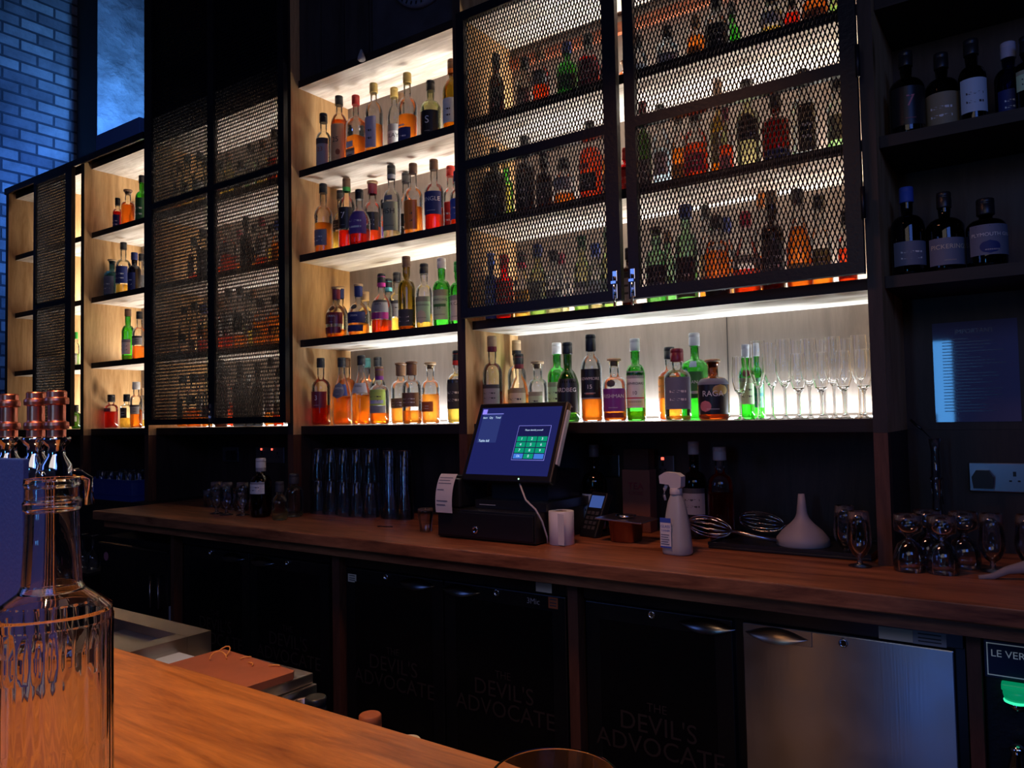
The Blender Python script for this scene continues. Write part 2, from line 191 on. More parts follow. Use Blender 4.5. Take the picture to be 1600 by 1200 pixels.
 ('E3', -0.1198, 0.096, 0.197, 0.0495, 'squat', 'black glass', 'amber', 0.3, 'black', None, 'slate', 0.18, 0.78, 'PLYMOUTH GIN', 'w', [('navy', 0.2, 0.38, 0.5, -0.1, 1)]),
]
# ------------------------------------------------------------------ materials
MATS = {}
def new_mat(name):
    m = bpy.data.materials.new(name); m.use_nodes = True
    nt = m.node_tree; nt.nodes.clear()
    out = nt.nodes.new('ShaderNodeOutputMaterial')
    return m, nt, out
def N(nt, typ, **kw):
    n = nt.nodes.new(typ)
    for k, v in kw.items():
        if k.startswith('_'): setattr(n, k[1:], v)
        else: n.inputs[k.replace('_', ' ')].default_value = v
    return n
def L(nt, a, ao, b, bi): nt.links.new(a.outputs[ao], b.inputs[bi])
def c4(c): return (c[0], c[1], c[2], 1.0)

def plain(name, col, rough=.5, metal=0.0, spec=.5, emit=None, es=1.0, bump=0.0, bscale=60.0, var=0.0):
    if name in MATS: return MATS[name]
    m, nt, out = new_mat(name)
    p = N(nt, 'ShaderNodeBsdfPrincipled'); L(nt, p, 0, out, 0)
    p.inputs['Base Color'].default_value = c4(col)
    p.inputs['Roughness'].default_value = rough
    p.inputs['Metallic'].default_value = metal
    p.inputs['Specular IOR Level'].default_value = spec
    if emit:
        p.inputs['Emission Color'].default_value = c4(emit); p.inputs['Emission Strength'].default_value = es
        m.cycles.emission_sampling = 'NONE'
    if bump or var:
        tc = N(nt, 'ShaderNodeTexCoord'); ns = N(nt, 'ShaderNodeTexNoise', Scale=bscale, Detail=5.0)
        L(nt, tc, 'Object', ns, 'Vector')
        if bump:
            b = N(nt, 'ShaderNodeBump', Strength=bump, Distance=.004); L(nt, ns, 'Fac', b, 'Height'); L(nt, b, 0, p, 'Normal')
        if var:
            r = N(nt, 'ShaderNodeValToRGB'); L(nt, ns, 'Fac', r, 'Fac')
            r.color_ramp.elements[0].position = .3; r.color_ramp.elements[1].position = .7
            r.color_ramp.elements[0].color = c4([x * (1 - var) for x in col]); r.color_ramp.elements[1].color = c4([min(1, x * (1 + var)) for x in col])
            L(nt, r, 'Color', p, 'Base Color')
    MATS[name] = m
    return m

def wood(name, c1, c2, axis='X', rough=.5, scale=1.0, knots=True, cknot=None, bump=.25, spec=.4):
    """grain runs along the given object axis"""
    if name in MATS: return MATS[name]
    m, nt, out = new_mat(name)
    p = N(nt, 'ShaderNodeBsdfPrincipled', Roughness=rough); L(nt, p, 0, out, 0)
    p.inputs['Specular IOR Level'].default_value = spec
    tc = N(nt, 'ShaderNodeTexCoord'); mp = N(nt, 'ShaderNodeMapping')
    s = {'X': (1.1, 9, 9), 'Y': (9, 1.1, 9), 'Z': (9, 9, 1.1)}[axis]
    mp.inputs['Scale'].default_value = [v * scale for v in s]
    L(nt, tc, 'Object', mp, 'Vector')
    n1 = N(nt, 'ShaderNodeTexNoise', Scale=1.6, Detail=6.0, Roughness=.62, Distortion=1.2); L(nt, mp, 0, n1, 'Vector')
    n2 = N(nt, 'ShaderNodeTexNoise', Scale=9.0, Detail=8.0, Roughness=.7, Distortion=.4); L(nt, mp, 0, n2, 'Vector')
    mx = N(nt, 'ShaderNodeMath', _operation='MULTIPLY_ADD'); L(nt, n2, 'Fac', mx, 0); mx.inputs[1].default_value = .45; L(nt, n1, 'Fac', mx, 2)
    r = N(nt, 'ShaderNodeValToRGB'); L(nt, mx, 0, r, 'Fac')
    e = r.color_ramp.elements; e[0].position = .46; e[0].color = c4(c1); e[1].position = .9; e[1].color = c4(c2)
    col = r
    if knots:
        mk = N(nt, 'ShaderNodeMapping'); sk = {'X': (2.2, 7, 7), 'Y': (7, 2.2, 7), 'Z': (7, 7, 2.2)}[axis]
        mk.inputs['Scale'].default_value = [v * scale for v in sk]; L(nt, tc, 'Object', mk, 'Vector')
        v = N(nt, 'ShaderNodeTexVoronoi', Scale=1.0, Randomness=1.0); L(nt, mk, 0, v, 'Vector')
        rk = N(nt, 'ShaderNodeValToRGB'); L(nt, v, 'Distance', rk, 'Fac')
        rk.color_ramp.elements[0].position = .05; rk.color_ramp.elements[0].color = (1, 1, 1, 1)
        rk.color_ramp.elements[1].position = .17; rk.color_ramp.elements[1].color = (0, 0, 0, 1)
        mr = N(nt, 'ShaderNodeMix', _data_type='RGBA'); L(nt, rk, 'Color', mr, 0); L(nt, r, 'Color', mr, 6)
        mr.inputs[7].default_value = c4(cknot or [x * .45 for x in c1])
        nt.links.new(mr.outputs[2], p.inputs['Base Color'])
    else: L(nt, r, 'Color', p, 'Base Color')
    b = N(nt, 'ShaderNodeBump', Strength=bump, Distance=.003); L(nt, mx, 0, b, 'Height'); L(nt, b, 0, p, 'Normal')
    MATS[name] = m
    return m

def thin_glass(name, tint, edge=.60, gloss=1.0, haze=.35):
    """glass wall: light passes with a tint, the rim darkens, the surface mirrors"""
    key = 'glass ' + name
    if key in MATS: return MATS[key]
    m, nt, out = new_mat(key)
    lw = N(nt, 'ShaderNodeLayerWeight', Blend=.32)
    pw = N(nt, 'ShaderNodeMath', _operation='POWER'); L(nt, lw, 'Facing', pw, 0); pw.inputs[1].default_value = 3.0
    mc = N(nt, 'ShaderNodeMix', _data_type='RGBA'); L(nt, pw, 0, mc, 0)
    mc.inputs[6].default_value = c4(tint); mc.inputs[7].default_value = c4([x * edge for x in tint])
    tr = N(nt, 'ShaderNodeBsdfTransparent'); nt.links.new(mc.outputs[2], tr.inputs[0])
    gl = N(nt, 'ShaderNodeBsdfGlossy', Roughness=.03); gl.inputs[0].default_value = (1, 1, 1, 1)
    fr = N(nt, 'ShaderNodeFresnel', IOR=1.5)
    fm = N(nt, 'ShaderNodeMath', _operation='MULTIPLY', _use_clamp=True); L(nt, fr, 0, fm, 0); fm.inputs[1].default_value = gloss
    ms = N(nt, 'ShaderNodeMixShader'); L(nt, fm, 0, ms, 0); L(nt, tr, 0, ms, 1); L(nt, gl, 0, ms, 2)
    tl = N(nt, 'ShaderNodeBsdfTranslucent'); tl.inputs[0].default_value = c4([.4 + .6 * x for x in tint])
    rim = N(nt, 'ShaderNodeMath', _operation='MULTIPLY'); L(nt, pw, 0, rim, 0); rim.inputs[1].default_value = haze
    m2 = N(nt, 'ShaderNodeMixShader'); L(nt, rim, 0, m2, 0); L(nt, ms, 0, m2, 1); L(nt, tl, 0, m2, 2)
    L(nt, m2, 0, out, 0)
    MATS[key] = m
    return m

def liquid(name, col, scat=.35):
    key = 'liquid ' + name
    if key in MATS: return MATS[key]
    m, nt, out = new_mat(key)
    lw = N(nt, 'ShaderNodeLayerWeight', Blend=.4)
    mc = N(nt, 'ShaderNodeMix', _data_type='RGBA'); L(nt, lw, 'Facing', mc, 0)
    mc.inputs[6].default_value = c4(col); mc.inputs[7].default_value = c4([x * x * .9 for x in col])
    tr = N(nt, 'ShaderNodeBsdfTransparent'); nt.links.new(mc.outputs[2], tr.inputs[0])
    tl = N(nt, 'ShaderNodeBsdfTranslucent'); tl.inputs[0].default_value = c4([min(1, x ** .8) for x in col])
    ms = N(nt, 'ShaderNodeMixShader'); ms.inputs[0].default_value = scat; L(nt, tr, 0, ms, 1); L(nt, tl, 0, ms, 2)
    L(nt, ms, 0, out, 0)
    MATS[key] = m
    return m

def real_glass(name, col=(1, 1, 1), rough=0.0):
    key = 'solid glass ' + name
    if key in MATS: return MATS[key]
    m, nt, out = new_mat(key)
    g = N(nt, 'ShaderNodeBsdfGlass', Roughness=rough, IOR=1.48); g.inputs[0].default_value = c4(col)
    L(nt, g, 0, out, 0)
    MATS[key] = m
    return m

def brick_mat():
    m, nt, out = new_mat('painted brick')
    p = N(nt, 'ShaderNodeBsdfPrincipled', Roughness=.8); L(nt, p, 0, out, 0)
    tc = N(nt, 'ShaderNodeTexCoord'); sp = N(nt, 'ShaderNodeSeparateXYZ'); L(nt, tc, 'Object', sp, 0)
    cb = N(nt, 'ShaderNodeCombineXYZ'); L(nt, sp, 'Y', cb, 0); L(nt, sp, 'Z', cb, 1)
    b = N(nt, 'ShaderNodeTexBrick', Scale=1.0, Mortar_Size=.010, Mortar_Smooth=.3, Bias=0.0, Brick_Width=.26, Row_Height=.092)
    b.inputs['Color1'].default_value = (.62, .62, .62, 1); b.inputs['Color2'].default_value = (.24, .24, .27, 1); b.inputs['Mortar'].default_value = (.10, .11, .13, 1)
    L(nt, cb, 0, b, 'Vector')
    ns = N(nt, 'ShaderNodeTexNoise', Scale=5.0, Detail=7.0, Roughness=.7); L(nt, tc, 'Object', ns, 'Vector')
    mx = N(nt, 'ShaderNodeMix', _data_type='RGBA', _blend_type='MULTIPLY'); mx.inputs[0].default_value = .75
    L(nt, b, 'Color', mx, 6)
    rr = N(nt, 'ShaderNodeValToRGB'); L(nt, ns, 'Fac', rr, 'Fac'); rr.color_ramp.elements[0].position = .3; rr.color_ramp.elements[0].color = (.35, .35, .35, 1); rr.color_ramp.elements[1].position = .65
    L(nt, rr, 'Color', mx, 7)
    nt.links.new(mx.outputs[2], p.inputs['Base Color'])
    iv = N(nt, 'ShaderNodeMath', _operation='MULTIPLY_ADD'); L(nt, b, 'Fac', iv, 0); iv.inputs[1].default_value = -1.0; L(nt, ns, 'Fac', iv, 2)
    bp = N(nt, 'ShaderNodeBump', Strength=.8, Distance=.015); L(nt, iv, 0, bp, 'Height'); L(nt, bp, 0, p, 'Normal')
    return m

def brushed(name, col, rough=.35, axis='Z', arot=.25):
    m, nt, out = new_mat(name)
    p = N(nt, 'ShaderNodeBsdfPrincipled', Roughness=rough, Metallic=1.0, Anisotropic=.75, Anisotropic_Rotation=arot); L(nt, p, 0, out, 0)
    p.inputs['Base Color'].default_value = c4(col)
    tc = N(nt, 'ShaderNodeTexCoord'); mp = N(nt, 'ShaderNodeMapping'); mp.inputs['Scale'].default_value = {'Z': (260, 260, 6), 'X': (6, 260, 260)}[axis]
    L(nt, tc, 'Object', mp, 'Vector')
    ns = N(nt, 'ShaderNodeTexNoise', Scale=1.0, Detail=4.0); L(nt, mp, 0, ns, 'Vector')
    n2 = N(nt, 'ShaderNodeTexNoise', Scale=9.0, Detail=5.0); L(nt, tc, 'Object', n2, 'Vector')
    rr = N(nt, 'ShaderNodeMapRange'); L(nt, n2, 'Fac', rr, 0); rr.inputs[3].default_value = rough - .06; rr.inputs[4].default_value = rough + .16; L(nt, rr, 0, p, 'Roughness')
    bp = N(nt, 'ShaderNodeBump', Strength=.12, Distance=.001); L(nt, ns, 'Fac', bp, 'Height'); L(nt, bp, 0, p, 'Normal')
    return m

# ------------------------------------------------------------------ mesh helpers
class MB:
    """collects shapes into one bmesh"""
    def __init__(s): s.bm = bmesh.new()
    def _idx(s, faces, mi):
        for f in faces: f.material_index = mi
    def box(s, x0, x1, y0, y1, z0, z1, mi=0, bev=0.0, M=None, front=None, bottom=None):
        vs = [s.bm.verts.new((x, y, z)) for x in (x0, x1) for y in (y0, y1) for z in (z0, z1)]
        q = [(0, 1, 3, 2), (4, 6, 7, 5), (0, 4, 5, 1), (2, 3, 7, 6), (0, 2, 6, 4), (1, 5, 7, 3)]
        fs = [s.bm.faces.new([vs[i] for i in f]) for f in q]
        s._idx(fs, mi)
        if front is not None: fs[2].material_index = front
        if bottom is not None: fs[4].material_index = bottom
        if M is not None: bmesh.ops.transform(s.bm, matrix=M, verts=vs)
        if bev > 0:
            es = list({e for f in fs for e in f.edges})
            bmesh.ops.bevel(s.bm, geom=es, offset=bev, segments=2, affect='EDGES', profile=.5)
        return s
    def ring(s, pts): return [s.bm.verts.new(p) for p in pts]
    def skin(s, rings, mi=0, cap0=True, cap1=True, smooth=True, closed=True):
        n = len(rings[0])
        for a, b in zip(rings[:-1], rings[1:]):
            for i in range(n if closed else n - 1):
                j = (i + 1) % n
                f = s.bm.faces.new((a[i], a[j], b[j], b[i])); f.material_index = mi; f.smooth = smooth
        if cap0: f = s.bm.faces.new(rings[0][::-1]); f.material_index = mi
        if cap1: f = s.bm.faces.new(rings[-1]); f.material_index = mi
        return s
    def lathe(s, prof, seg=24, mi=0, cap0=True, cap1=True, c=(0, 0, 0), fn=None, M=None):
        """prof = [(r,z)...]; fn(theta,r,z) scales r"""
        rings = []
        for r, z in prof:
            rr = []
            for i in range(seg):
                t = 2 * PI * i / seg; k = fn(t, r, z) if fn else 1.0
                p = Vector((c[0] + r * k * math.cos(t), c[1] + r * k * math.sin(t), c[2] + z))
                if M is not None: p = M @ p
                rr.append(p)
            rings.append(s.ring(rr))
        return s.skin(rings, mi, cap0, cap1)
    def tube(s, path, r, seg=8, mi=0, taper=None):
        path = [Vector(p) for p in path]; rings = []
        up = Vector((0, 0, 1))
        for i, p in enumerate(path):
            d = (path[min(i + 1, len(path) - 1)] - path[max(i - 1, 0)]).normalized()
            a = d.cross(up if abs(d.z) < .95 else Vector((1, 0, 0))).normalized(); b = d.cross(a)
            k = r * (taper[i] if taper else 1)
            rings.append(s.ring([p + (a * math.cos(2 * PI * j / seg) + b * math.sin(2 * PI * j / seg)) * k for j in range(seg)]))
        return s.skin(rings, mi)
    def prism(s, pts, z0, z1, mi=0, M=None):
        a = s.ring([(x, y, z0) for x, y in pts]); b = s.ring([(x, y, z1) for x, y in pts])
        if M is not None: bmesh.ops.transform(s.bm, matrix=M, verts=a + b)
        s.skin([a, b], mi, smooth=False); return s
    def quad(s, pts, mi=0):
        f = s.bm.faces.new([s.bm.verts.new(p) for p in pts]); f.material_index = mi; return s
    def mesh(s, name, mats):
        bmesh.ops.recalc_face_normals(s.bm, faces=s.bm.faces)
        me = bpy.data.meshes.new(name); s.bm.to_mesh(me); s.bm.free()
        for m in (mats if isinstance(mats, (list, tuple)) else [mats]): me.materials.append(m)
        return me
    def build(s, name, mats, parent=None, loc=(0, 0, 0), rot=(0, 0, 0), label=None):
        o = bpy.data.objects.new(name, s.mesh(name, mats)); COL.objects.link(o)
        o.parent = parent; o.location = loc; o.rotation_euler = rot
        if label: o['label'] = label
        return o
def thing(name, label, cat, loc=(0, 0, 0), rz=0.0, group=None, rot=None):
    o = bpy.data.objects.new(name, None); COL.objects.link(o); o.empty_display_size = .05
    o.location = loc; o.rotation_euler = rot or (0, 0, rz); o['label'] = label; o['category'] = cat
    if group: o['group'] = group
    return o
def tag(o, label, cat, group=None):
    o['label'] = label; o['category'] = cat
    if group: o['group'] = group
    return o
def struct(o, label=None):
    o['kind'] = 'structure'
    if label: o['label'] = label
    return o
def dup(root, loc, rz=None, label=None):
    r = root.copy(); COL.objects.link(r); r.location = loc
    if rz is not None: r.rotation_euler = (0, 0, rz)
    if label: r['label'] = label
    for ch in list(root.children):
        c = ch.copy(); COL.objects.link(c); c.parent = r
        for g in list(ch.children):
            d = g.copy(); COL.objects.link(d); d.parent = c
    return r

TXT = {}
def text_geo(st):
    """glyph outlines as (verts, faces) at unit size, centred"""
    if st in TXT: return TXT[st]
    cu = bpy.data.curves.new('lettering', 'FONT'); cu.body = st; cu.size = 1.0; cu.align_x = 'CENTER'; cu.align_y = 'CENTER'
    cu.resolution_u = 3
    ob = bpy.data.objects.new('lettering', cu); COL.objects.link(ob)
    bpy.context.view_layer.update()
    me = bpy.data.meshes.new_from_object(ob.evaluated_get(bpy.context.evaluated_depsgraph_get()))
    vs = [(v.co.x, v.co.y) for v in me.vertices]; fs = [tuple(p.vertices) for p in me.polygons]
    bpy.data.objects.remove(ob); bpy.data.curves.remove(cu); bpy.data.meshes.remove(me)
    w = max([abs(v[0]) for v in vs] + [.1]) * 2
    TXT[st] = (vs, fs, w)
    return TXT[st]
def add_text(mb, st, fn, size, mi=0, width=None):
    """fn(x,y) -> 3-D point"""
    vs, fs, w = text_geo(st)
    if width: size = min(size, width / w)
    bv = [mb.bm.verts.new(fn(x * size, y * size)) for x, y in vs]
    for f in fs:
        try: g = mb.bm.faces.new([bv[i] for i in f]); g.material_index = mi
        except ValueError: pass
    return mb

# palette --------------------------------------------------------------
C = {'clear': (.93, .95, .95), 'straw': (.86, .88, .62), 'olive': (.62, .50, .14), 'green': (.22, .80, .20), 'dark green': (.16, .34, .10),
     'brown glass': (.50, .22, .06), 'red brown glass': (.34, .08, .05), 'dark brown': (.16, .07, .04), 'black glass': (.10, .10, .11), 'blue glass': (.05, .09, .40),
     'navy glass': (.04, .05, .14), 'blue green glass': (.14, .32, .45), 'red glass': (.80, .05, .05), 'pale green glass': (.60, .86, .66)}
LQ = {'amber': (1.0, .55, .15), 'orange': (1.0, .46, .10), 'crimson': (.86, .10, .05), 'red': (.98, .22, .06), 'yellow': (1.0, .80, .28), 'pale yellow': (.98, .93, .66),
      'pale green': (.70, .92, .55), 'pale blue': (.80, .92, .97)}
PC = {'black': (.015, .015, .017), 'charcoal': (.05, .05, .055), 'grey': (.33, .33, .34), 'slate': (.16, .18, .25), 'silver': (.62, .64, .66), 'white': (.80, .80, .78), 'cream': (.72, .64, .46),
      'tan': (.30, .24, .14), 'peach': (.80, .45, .20), 'gold': (.55, .38, .10), 'brown': (.20, .10, .05), 'cork': (.50, .33, .18), 'red': (.65, .04, .03), 'crimson': (.55, .02, .06),
      'maroon': (.20, .02, .035), 'rust': (.40, .10, .03), 'orange': (.85, .26, .04), 'amber': (.75, .38, .06), 'yellow': (.80, .62, .08), 'pale yellow': (.80, .78, .45), 'lime': (.62, .85, .15),
      'green': (.05, .40, .06), 'dark green': (.02, .10, .04), 'moss': (.06, .22, .05), 'olive': (.22, .22, .06), 'sage': (.36, .38, .24), 'mint': (.30, .70, .45), 'pale green': (.55, .75, .45),
      'teal': (.12, .42, .42), 'pale blue': (.55, .66, .78), 'blue': (.04, .10, .50), 'navy': (.015, .03, .16), 'violet': (.14, .07, .32), 'lilac': (.48, .46, .56), 'purple': (.22, .04, .28),
      'magenta': (.45, .03, .22), 'pink': (.60, .20, .24)}
def pc(n, rough=.45): return plain('paint ' + n, PC[n], rough)
TC = {'w': 'white', 'k': 'black', 'r': 'rust', 'p': 'pink', 'c': 'cream'}

def support(prof, d=.0006):
    """extra loops next to each corner so smooth glass keeps its true slope"""
    out = [prof[0]]
    for (r0, z0), (r1, z1) in zip(prof[:-1], prof[1:]):
        L_ = math.hypot(r1 - r0, z1 - z0)
        if L_ > d * 3:
            u, v = (r1 - r0) / L_ * d, (z1 - z0) / L_ * d
            out += [(r0 + u, z0 + v), (r1 - u, z1 - v)]
        out.append((r1, z1))
    return out
# ------------------------------------------------------------------ bottles
def body_profile(kind, R, H):
    rn = min(.0145, R * .42)
    hb, hs, p, q = {'std': (.57, .69, 2.0, 1.9), 'tall': (.60, .76, 2.0, 1.7), 'bulb': (.44, .66, 1.7, 1.5), 'squat': (.58, .71, 2.4, 2.2), 'drop': (.40, .80, 0, 0), 'sq': (.58, .70, 2.2, 2.0)}[kind]
    ht = .965
    if kind == 'squat': rn = min(.017, R * .5)
    pr = [(R * .86, .0), (R * .97, .008 * 1), (R, .02)]
    if kind in ('squat', 'bulb'): pr = [(R * .84, .0), (R * .95, .006), (R * .985, .018), (R, .04)]
    zz = hb * H
    pr += [(R, zz * .35 + .02), (R, zz * .7 + .01), (R, zz)]
    for i in range(1, 9):
        t = i / 8
        if kind == 'drop': f = 1 - (t * t * (3 - 2 * t))
        else:
            f = (max(0, 1 - t ** p)) ** (1 / q)
            f = f * (1 - .14 * t)
        pr.append((rn + (R - rn) * f, zz + (hs - hb) * H * t))
    bulge = 1.12 if kind in ('std', 'bulb') else 1.0
    z0 = hs * H
    pr += [(rn * bulge, z0 + (ht * H - z0) * .3), (rn * bulge * .98, z0 + (ht * H - z0) * .55), (rn, ht * H - .012), (rn * 1.15, ht * H - .010), (rn * 1.15, ht * H)]
    return pr, rn
def sq_fn(R):
    def f(t, r, z):
        if r < R * .55: return 1.0
        k = (abs(math.cos(t)) ** 5 + abs(math.sin(t)) ** 5) ** (-1 / 5)
        w = min(1, (r - R * .55) / (R * .3)); return (1 + (k - 1) * w) * .93
    return f
ORD = ['first', 'second', 'third', 'fourth', 'fifth', 'sixth', 'seventh', 'eighth', 'ninth', 'tenth', 'eleventh', 'twelfth', 'thirteenth', 'fourteenth', 'fifteenth', 'sixteenth']
ROW = {'C1': ('open bay top shelf', Z1), 'C2': ('open bay second shelf', Z2), 'C3': ('open bay third shelf', Z3), 'C4': ('open bay lowest shelf', Z4),
       'D4': ('lit niche under cages', Z4), 'L1': ('left cage top shelf', Z1), 'L2': ('left cage middle shelf', Z2), 'L3': ('left cage bottom shelf', Z3),
       'R1': ('right cage top shelf', Z1), 'R2': ('right cage middle shelf', Z2), 'R3': ('right cage bottom shelf', Z3),
       'B1': ('tall cage top shelf', Z1), 'B2': ('tall cage second shelf', Z2), 'B3': ('tall cage third shelf', Z3), 'B4': ('tall cage bottom shelf', Z4),
       'A1': ('far bay top shelf', Z1), 'A2': ('far bay second shelf', Z2), 'A3': ('far bay third shelf', Z3), 'A4': ('far bay lowest shelf', Z4),
       'E2': ('dark bay upper shelf', Z2), 'E3': ('dark bay lower shelf', Z3)}

def make_bottle(X, Y, Z, H, R, kind, glass, liq, fill, cap, sleeve=None, lab=None, l0=.1, l1=.5, text=None, tcol='w', label='', group=None, cat='bottle', name='spirit_bottle', turn=None, extra=None):
    root = thing(name, label, cat, (X, Y, Z + .0006), 0, group)
    pr, rn = body_profile(kind, R, H); fn = sq_fn(R) if kind == 'sq' else None
    seg = 28
    gm = thin_glass(glass, C[glass])
    b = MB(); b.lathe(pr, seg, fn=fn, cap1=False)
    b.build('glass_body', gm, root)
    # liquid follows the inside of the wall
    zf = max(.012, fill * H)
    if glass not in ('black glass', 'navy glass'):
        lp = []
        prev = None
        for r, z in pr:
            z2 = max(z, .006)
            if z2 >= zf:
                if prev: t = (zf - prev[1]) / max(1e-6, (z2 - prev[1])); lp.append(((prev[0] + (r - prev[0]) * t) * .93, zf))
                break
            lp.append((r * .93, z2)); prev = (r, z2)
        if len(lp) < 2: lp = [(R * .88, .006), (R * .93, zf)]
        b = MB(); b.lathe(lp, seg, fn=fn); b.build('liquid', liquid(liq, LQ[liq]), root)
    # stopper
    b = MB(); ht = .965 * H; cr = rn * 1.28
    if cap in ('cork', 'brown') and kind in ('squat', 'bulb', 'drop'):
        b.lathe([(cr * 1.12, ht - .002), (cr * 1.18, ht + .002), (cr * 1.18, H - .002), (cr * 1.08, H)], 20)
        b.lathe([(rn * .8, ht - .02), (rn * .8, ht - .002)], 16)
    else:
        b.lathe([(cr, H - .045), (cr * 1.02, H - .042), (cr * 1.02, H - .016), (cr * .96, H - .0145), (cr * 1.02, H - .013), (cr, H - .002), (cr * .9, H)], 20)
    b.build('stopper', pc(cap, .35 if cap != 'cork' else .7), root)
    if sleeve:
        b = MB(); b.lathe([(rn * 1.28, ht - .05), (rn * 1.3, ht - .048), (rn * 1.3, ht - .004)], 20, cap0=False, cap1=False); b.build('neck_sleeve', pc(sleeve, .3), root)
    if lab:
        zt, zb = l1 * H, l0 * H
        zt = min(zt, .60 * H if kind not in ('drop', 'bulb') else .6 * H)
        off = turn if turn is not None else (.30 if text else random.uniform(-.25, .45))
        span = 1.15 if kind != 'sq' else .70
        a0 = -PI / 2 + off
        def rad(z):
            for (r1, z1), (r2, z2) in zip(pr[:-1], pr[1:]):
                if z1 <= z <= z2: return r1 + (r2 - r1) * (z - z1) / max(1e-6, z2 - z1)
            return R
        def P(a, z, k=1.015):
            r = rad(z); kk = fn(a, r, z) if fn else 1.0
            return (r * kk * k * math.cos(a), r * kk * k * math.sin(a), z)
        b = MB(); n = 14; nz = 5
        g = [[b.bm.verts.new(P(a0 - span + 2 * span * i / n, zb + (zt - zb) * j / nz)) for i in range(n + 1)] for j in range(nz + 1)]
        for j in range(nz):
            for i in range(n):
                f = b.bm.faces.new((g[j][i], g[j][i + 1], g[j + 1][i + 1], g[j + 1][i])); f.smooth = True
                if j == nz - 1 and lab not in ('black', 'navy', 'charcoal', 'silver'): f.material_index = 2
        ink = TC.get(tcol, 'white')
        zm = (zb + zt) / 2
        if text:
            def F(x, y, zc=zm, sz=1.0): return P(a0 + x / R, zc + y, 1.035)
            big = len(text) <= 2
            zc = zb + (zt - zb) * (.66 if not big else .6)
            wd = 2 * span * R * (.86 if not big else .35)
            add_text(b, text, lambda x, y: F(x, y, zc), (zt - zb) * (.26 if not big else .42), 1, wd)
            if text == 'BOWMORE': add_text(b, '15', lambda x, y: F(x, y, zb + (zt - zb) * .38), (zt - zb) * .2, 1, wd * .4)
            if text == 'LAPHROAIG': add_text(b, '10', lambda x, y: F(x, y, zb + (zt - zb) * .40), (zt - zb) * .14, 1, wd * .4)
            add_text(b, '=======', lambda x, y: F(x, y, zb + (zt - zb) * .16), (zt - zb) * .10, 1, wd * .7)
        else:
            for kz in (.55, .30):
                def FL(x, y, kz=kz): return P(a0 + x / R, zb + (zt - zb) * kz + y, 1.025)
                w = span * R * .55; h = (zt - zb) * .035
                b.bm.faces.new([b.bm.verts.new(FL(x, y)) for x, y in [(-w, -h), (-w * .5, -h), (0, -h), (w * .5, -h), (w, -h), (w, h), (w * .5, h), (0, h), (-w * .5, h), (-w, h)]]).material_index = 1
            ink = 'white' if sum(PC[lab]) < .9 else 'charcoal'
        band = {'white': 'grey', 'cream': 'tan', 'grey': 'charcoal', 'pale green': 'sage'}.get(lab, lab)
        b.build('paper_label', [pc(lab, .6), pc(ink, .5), pc(band, .6)], root)
        for (ecol, e0, e1, esp, eoff, oval) in (extra or ()):
            b = MB(); n = 12; nz = 8; za, zb2 = e0 * H, e1 * H; g = []
            for j in range(nz + 1):
                v = -1 + 2 * j / nz; hw = esp * (math.sqrt(max(0, 1 - v * v)) if oval else 1)
                g.append([b.bm.verts.new(P(a0 + eoff - hw + 2 * hw * i / n, za + (zb2 - za) * j / nz, 1.022)) for i in range(n + 1)])
            for j in range(nz):
                for i in range(n): b.bm.faces.new((g[j][i], g[j][i + 1], g[j + 1][i + 1], g[j + 1][i])).smooth = True
            b.build('label_patch', pc(ecol, .5), root)
    return root

def build_bottles():
    rows = {}
    for t in BOTTLES: rows.setdefault(t[0], []).append(t)
    for rid, items in rows.items():
        items.sort(key=lambda t: t[1] / (t[2] + 2.371))
        ph, z = ROW[rid]
        for i, t in enumerate(items):
            t = list(t) + [None] * (17 - len(t))
            rid_, X, Y, H, R, kind, glass, liq, fill, cap, sleeve, lab, l0, l1, text, tcol, extra = t
            gname = glass.replace(' glass', '')
            bits = gname + ' bottle'
            if gname in ('clear', 'straw', 'pale green') and fill >= .15 and liq not in ('pale yellow', 'pale blue', 'pale green'): bits += ', ' + liq + ' liquid'
            lb = '%s, %s cap, %s label, %s from left, %s' % (bits, cap, lab, ORD[i], ph)
            make_bottle(X, Y, z, H, R, kind, glass, liq, fill, cap, sleeve, lab, l0 or .1, l1 or .5, text, tcol or 'w', lb, 'bottles on the ' + ph, extra=extra)
# ------------------------------------------------------------------ materials in use
M_LW = wood('pale shelf wood', (.36, .28, .20), (.84, .77, .68), 'X', .55, 1.0, cknot=(.22, .14, .09))
M_LWZ = wood('pale panel wood', (.40, .20, .06), (.74, .46, .21), 'Z', .55, 1.0)
M_PLY = wood('grey brown plywood', (.165, .125, .10), (.275, .215, .175), 'Z', .6, .6, knots=False, bump=.05)
M_DK = wood('dark and shaded wood', (.007, .005, .0045), (.022, .014, .012), 'X', .55, 1.0, knots=False)
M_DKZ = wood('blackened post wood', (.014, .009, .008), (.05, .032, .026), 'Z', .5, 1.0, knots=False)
M_RB = wood('red brown post wood', (.05, .018, .010), (.14, .055, .03), 'Z', .55, 1.2, knots=False)
M_CT = wood('worn counter wood', (.075, .018, .008), (.46, .17, .07), 'X', .42, 1.1, knots=True, cknot=(.05, .015, .008), bump=.35)
M_BAR = wood('oiled bar wood', (.22, .05, .008), (.66, .22, .04), 'X', .34, 2.2, knots=False, bump=.12, spec=.5)
M_BLK = plain('black steel', (.0055, .0058, .010), .42, .0, .4, bump=.25, bscale=90)
M_IRON = plain('blue black iron', (.012, .013, .022), .5, .2, .5, bump=.4, bscale=70)
M_FR = plain('fridge black', (.006, .006, .007), .32, 0, .5)
M_FG = plain('fridge door glass', (.004, .004, .005), .12, 0, .5)
M_GLY = plain('faint gold lettering', (.022, .013, .010), .6)
M_CHR = plain('chrome', (.75, .76, .8), .08, 1.0)
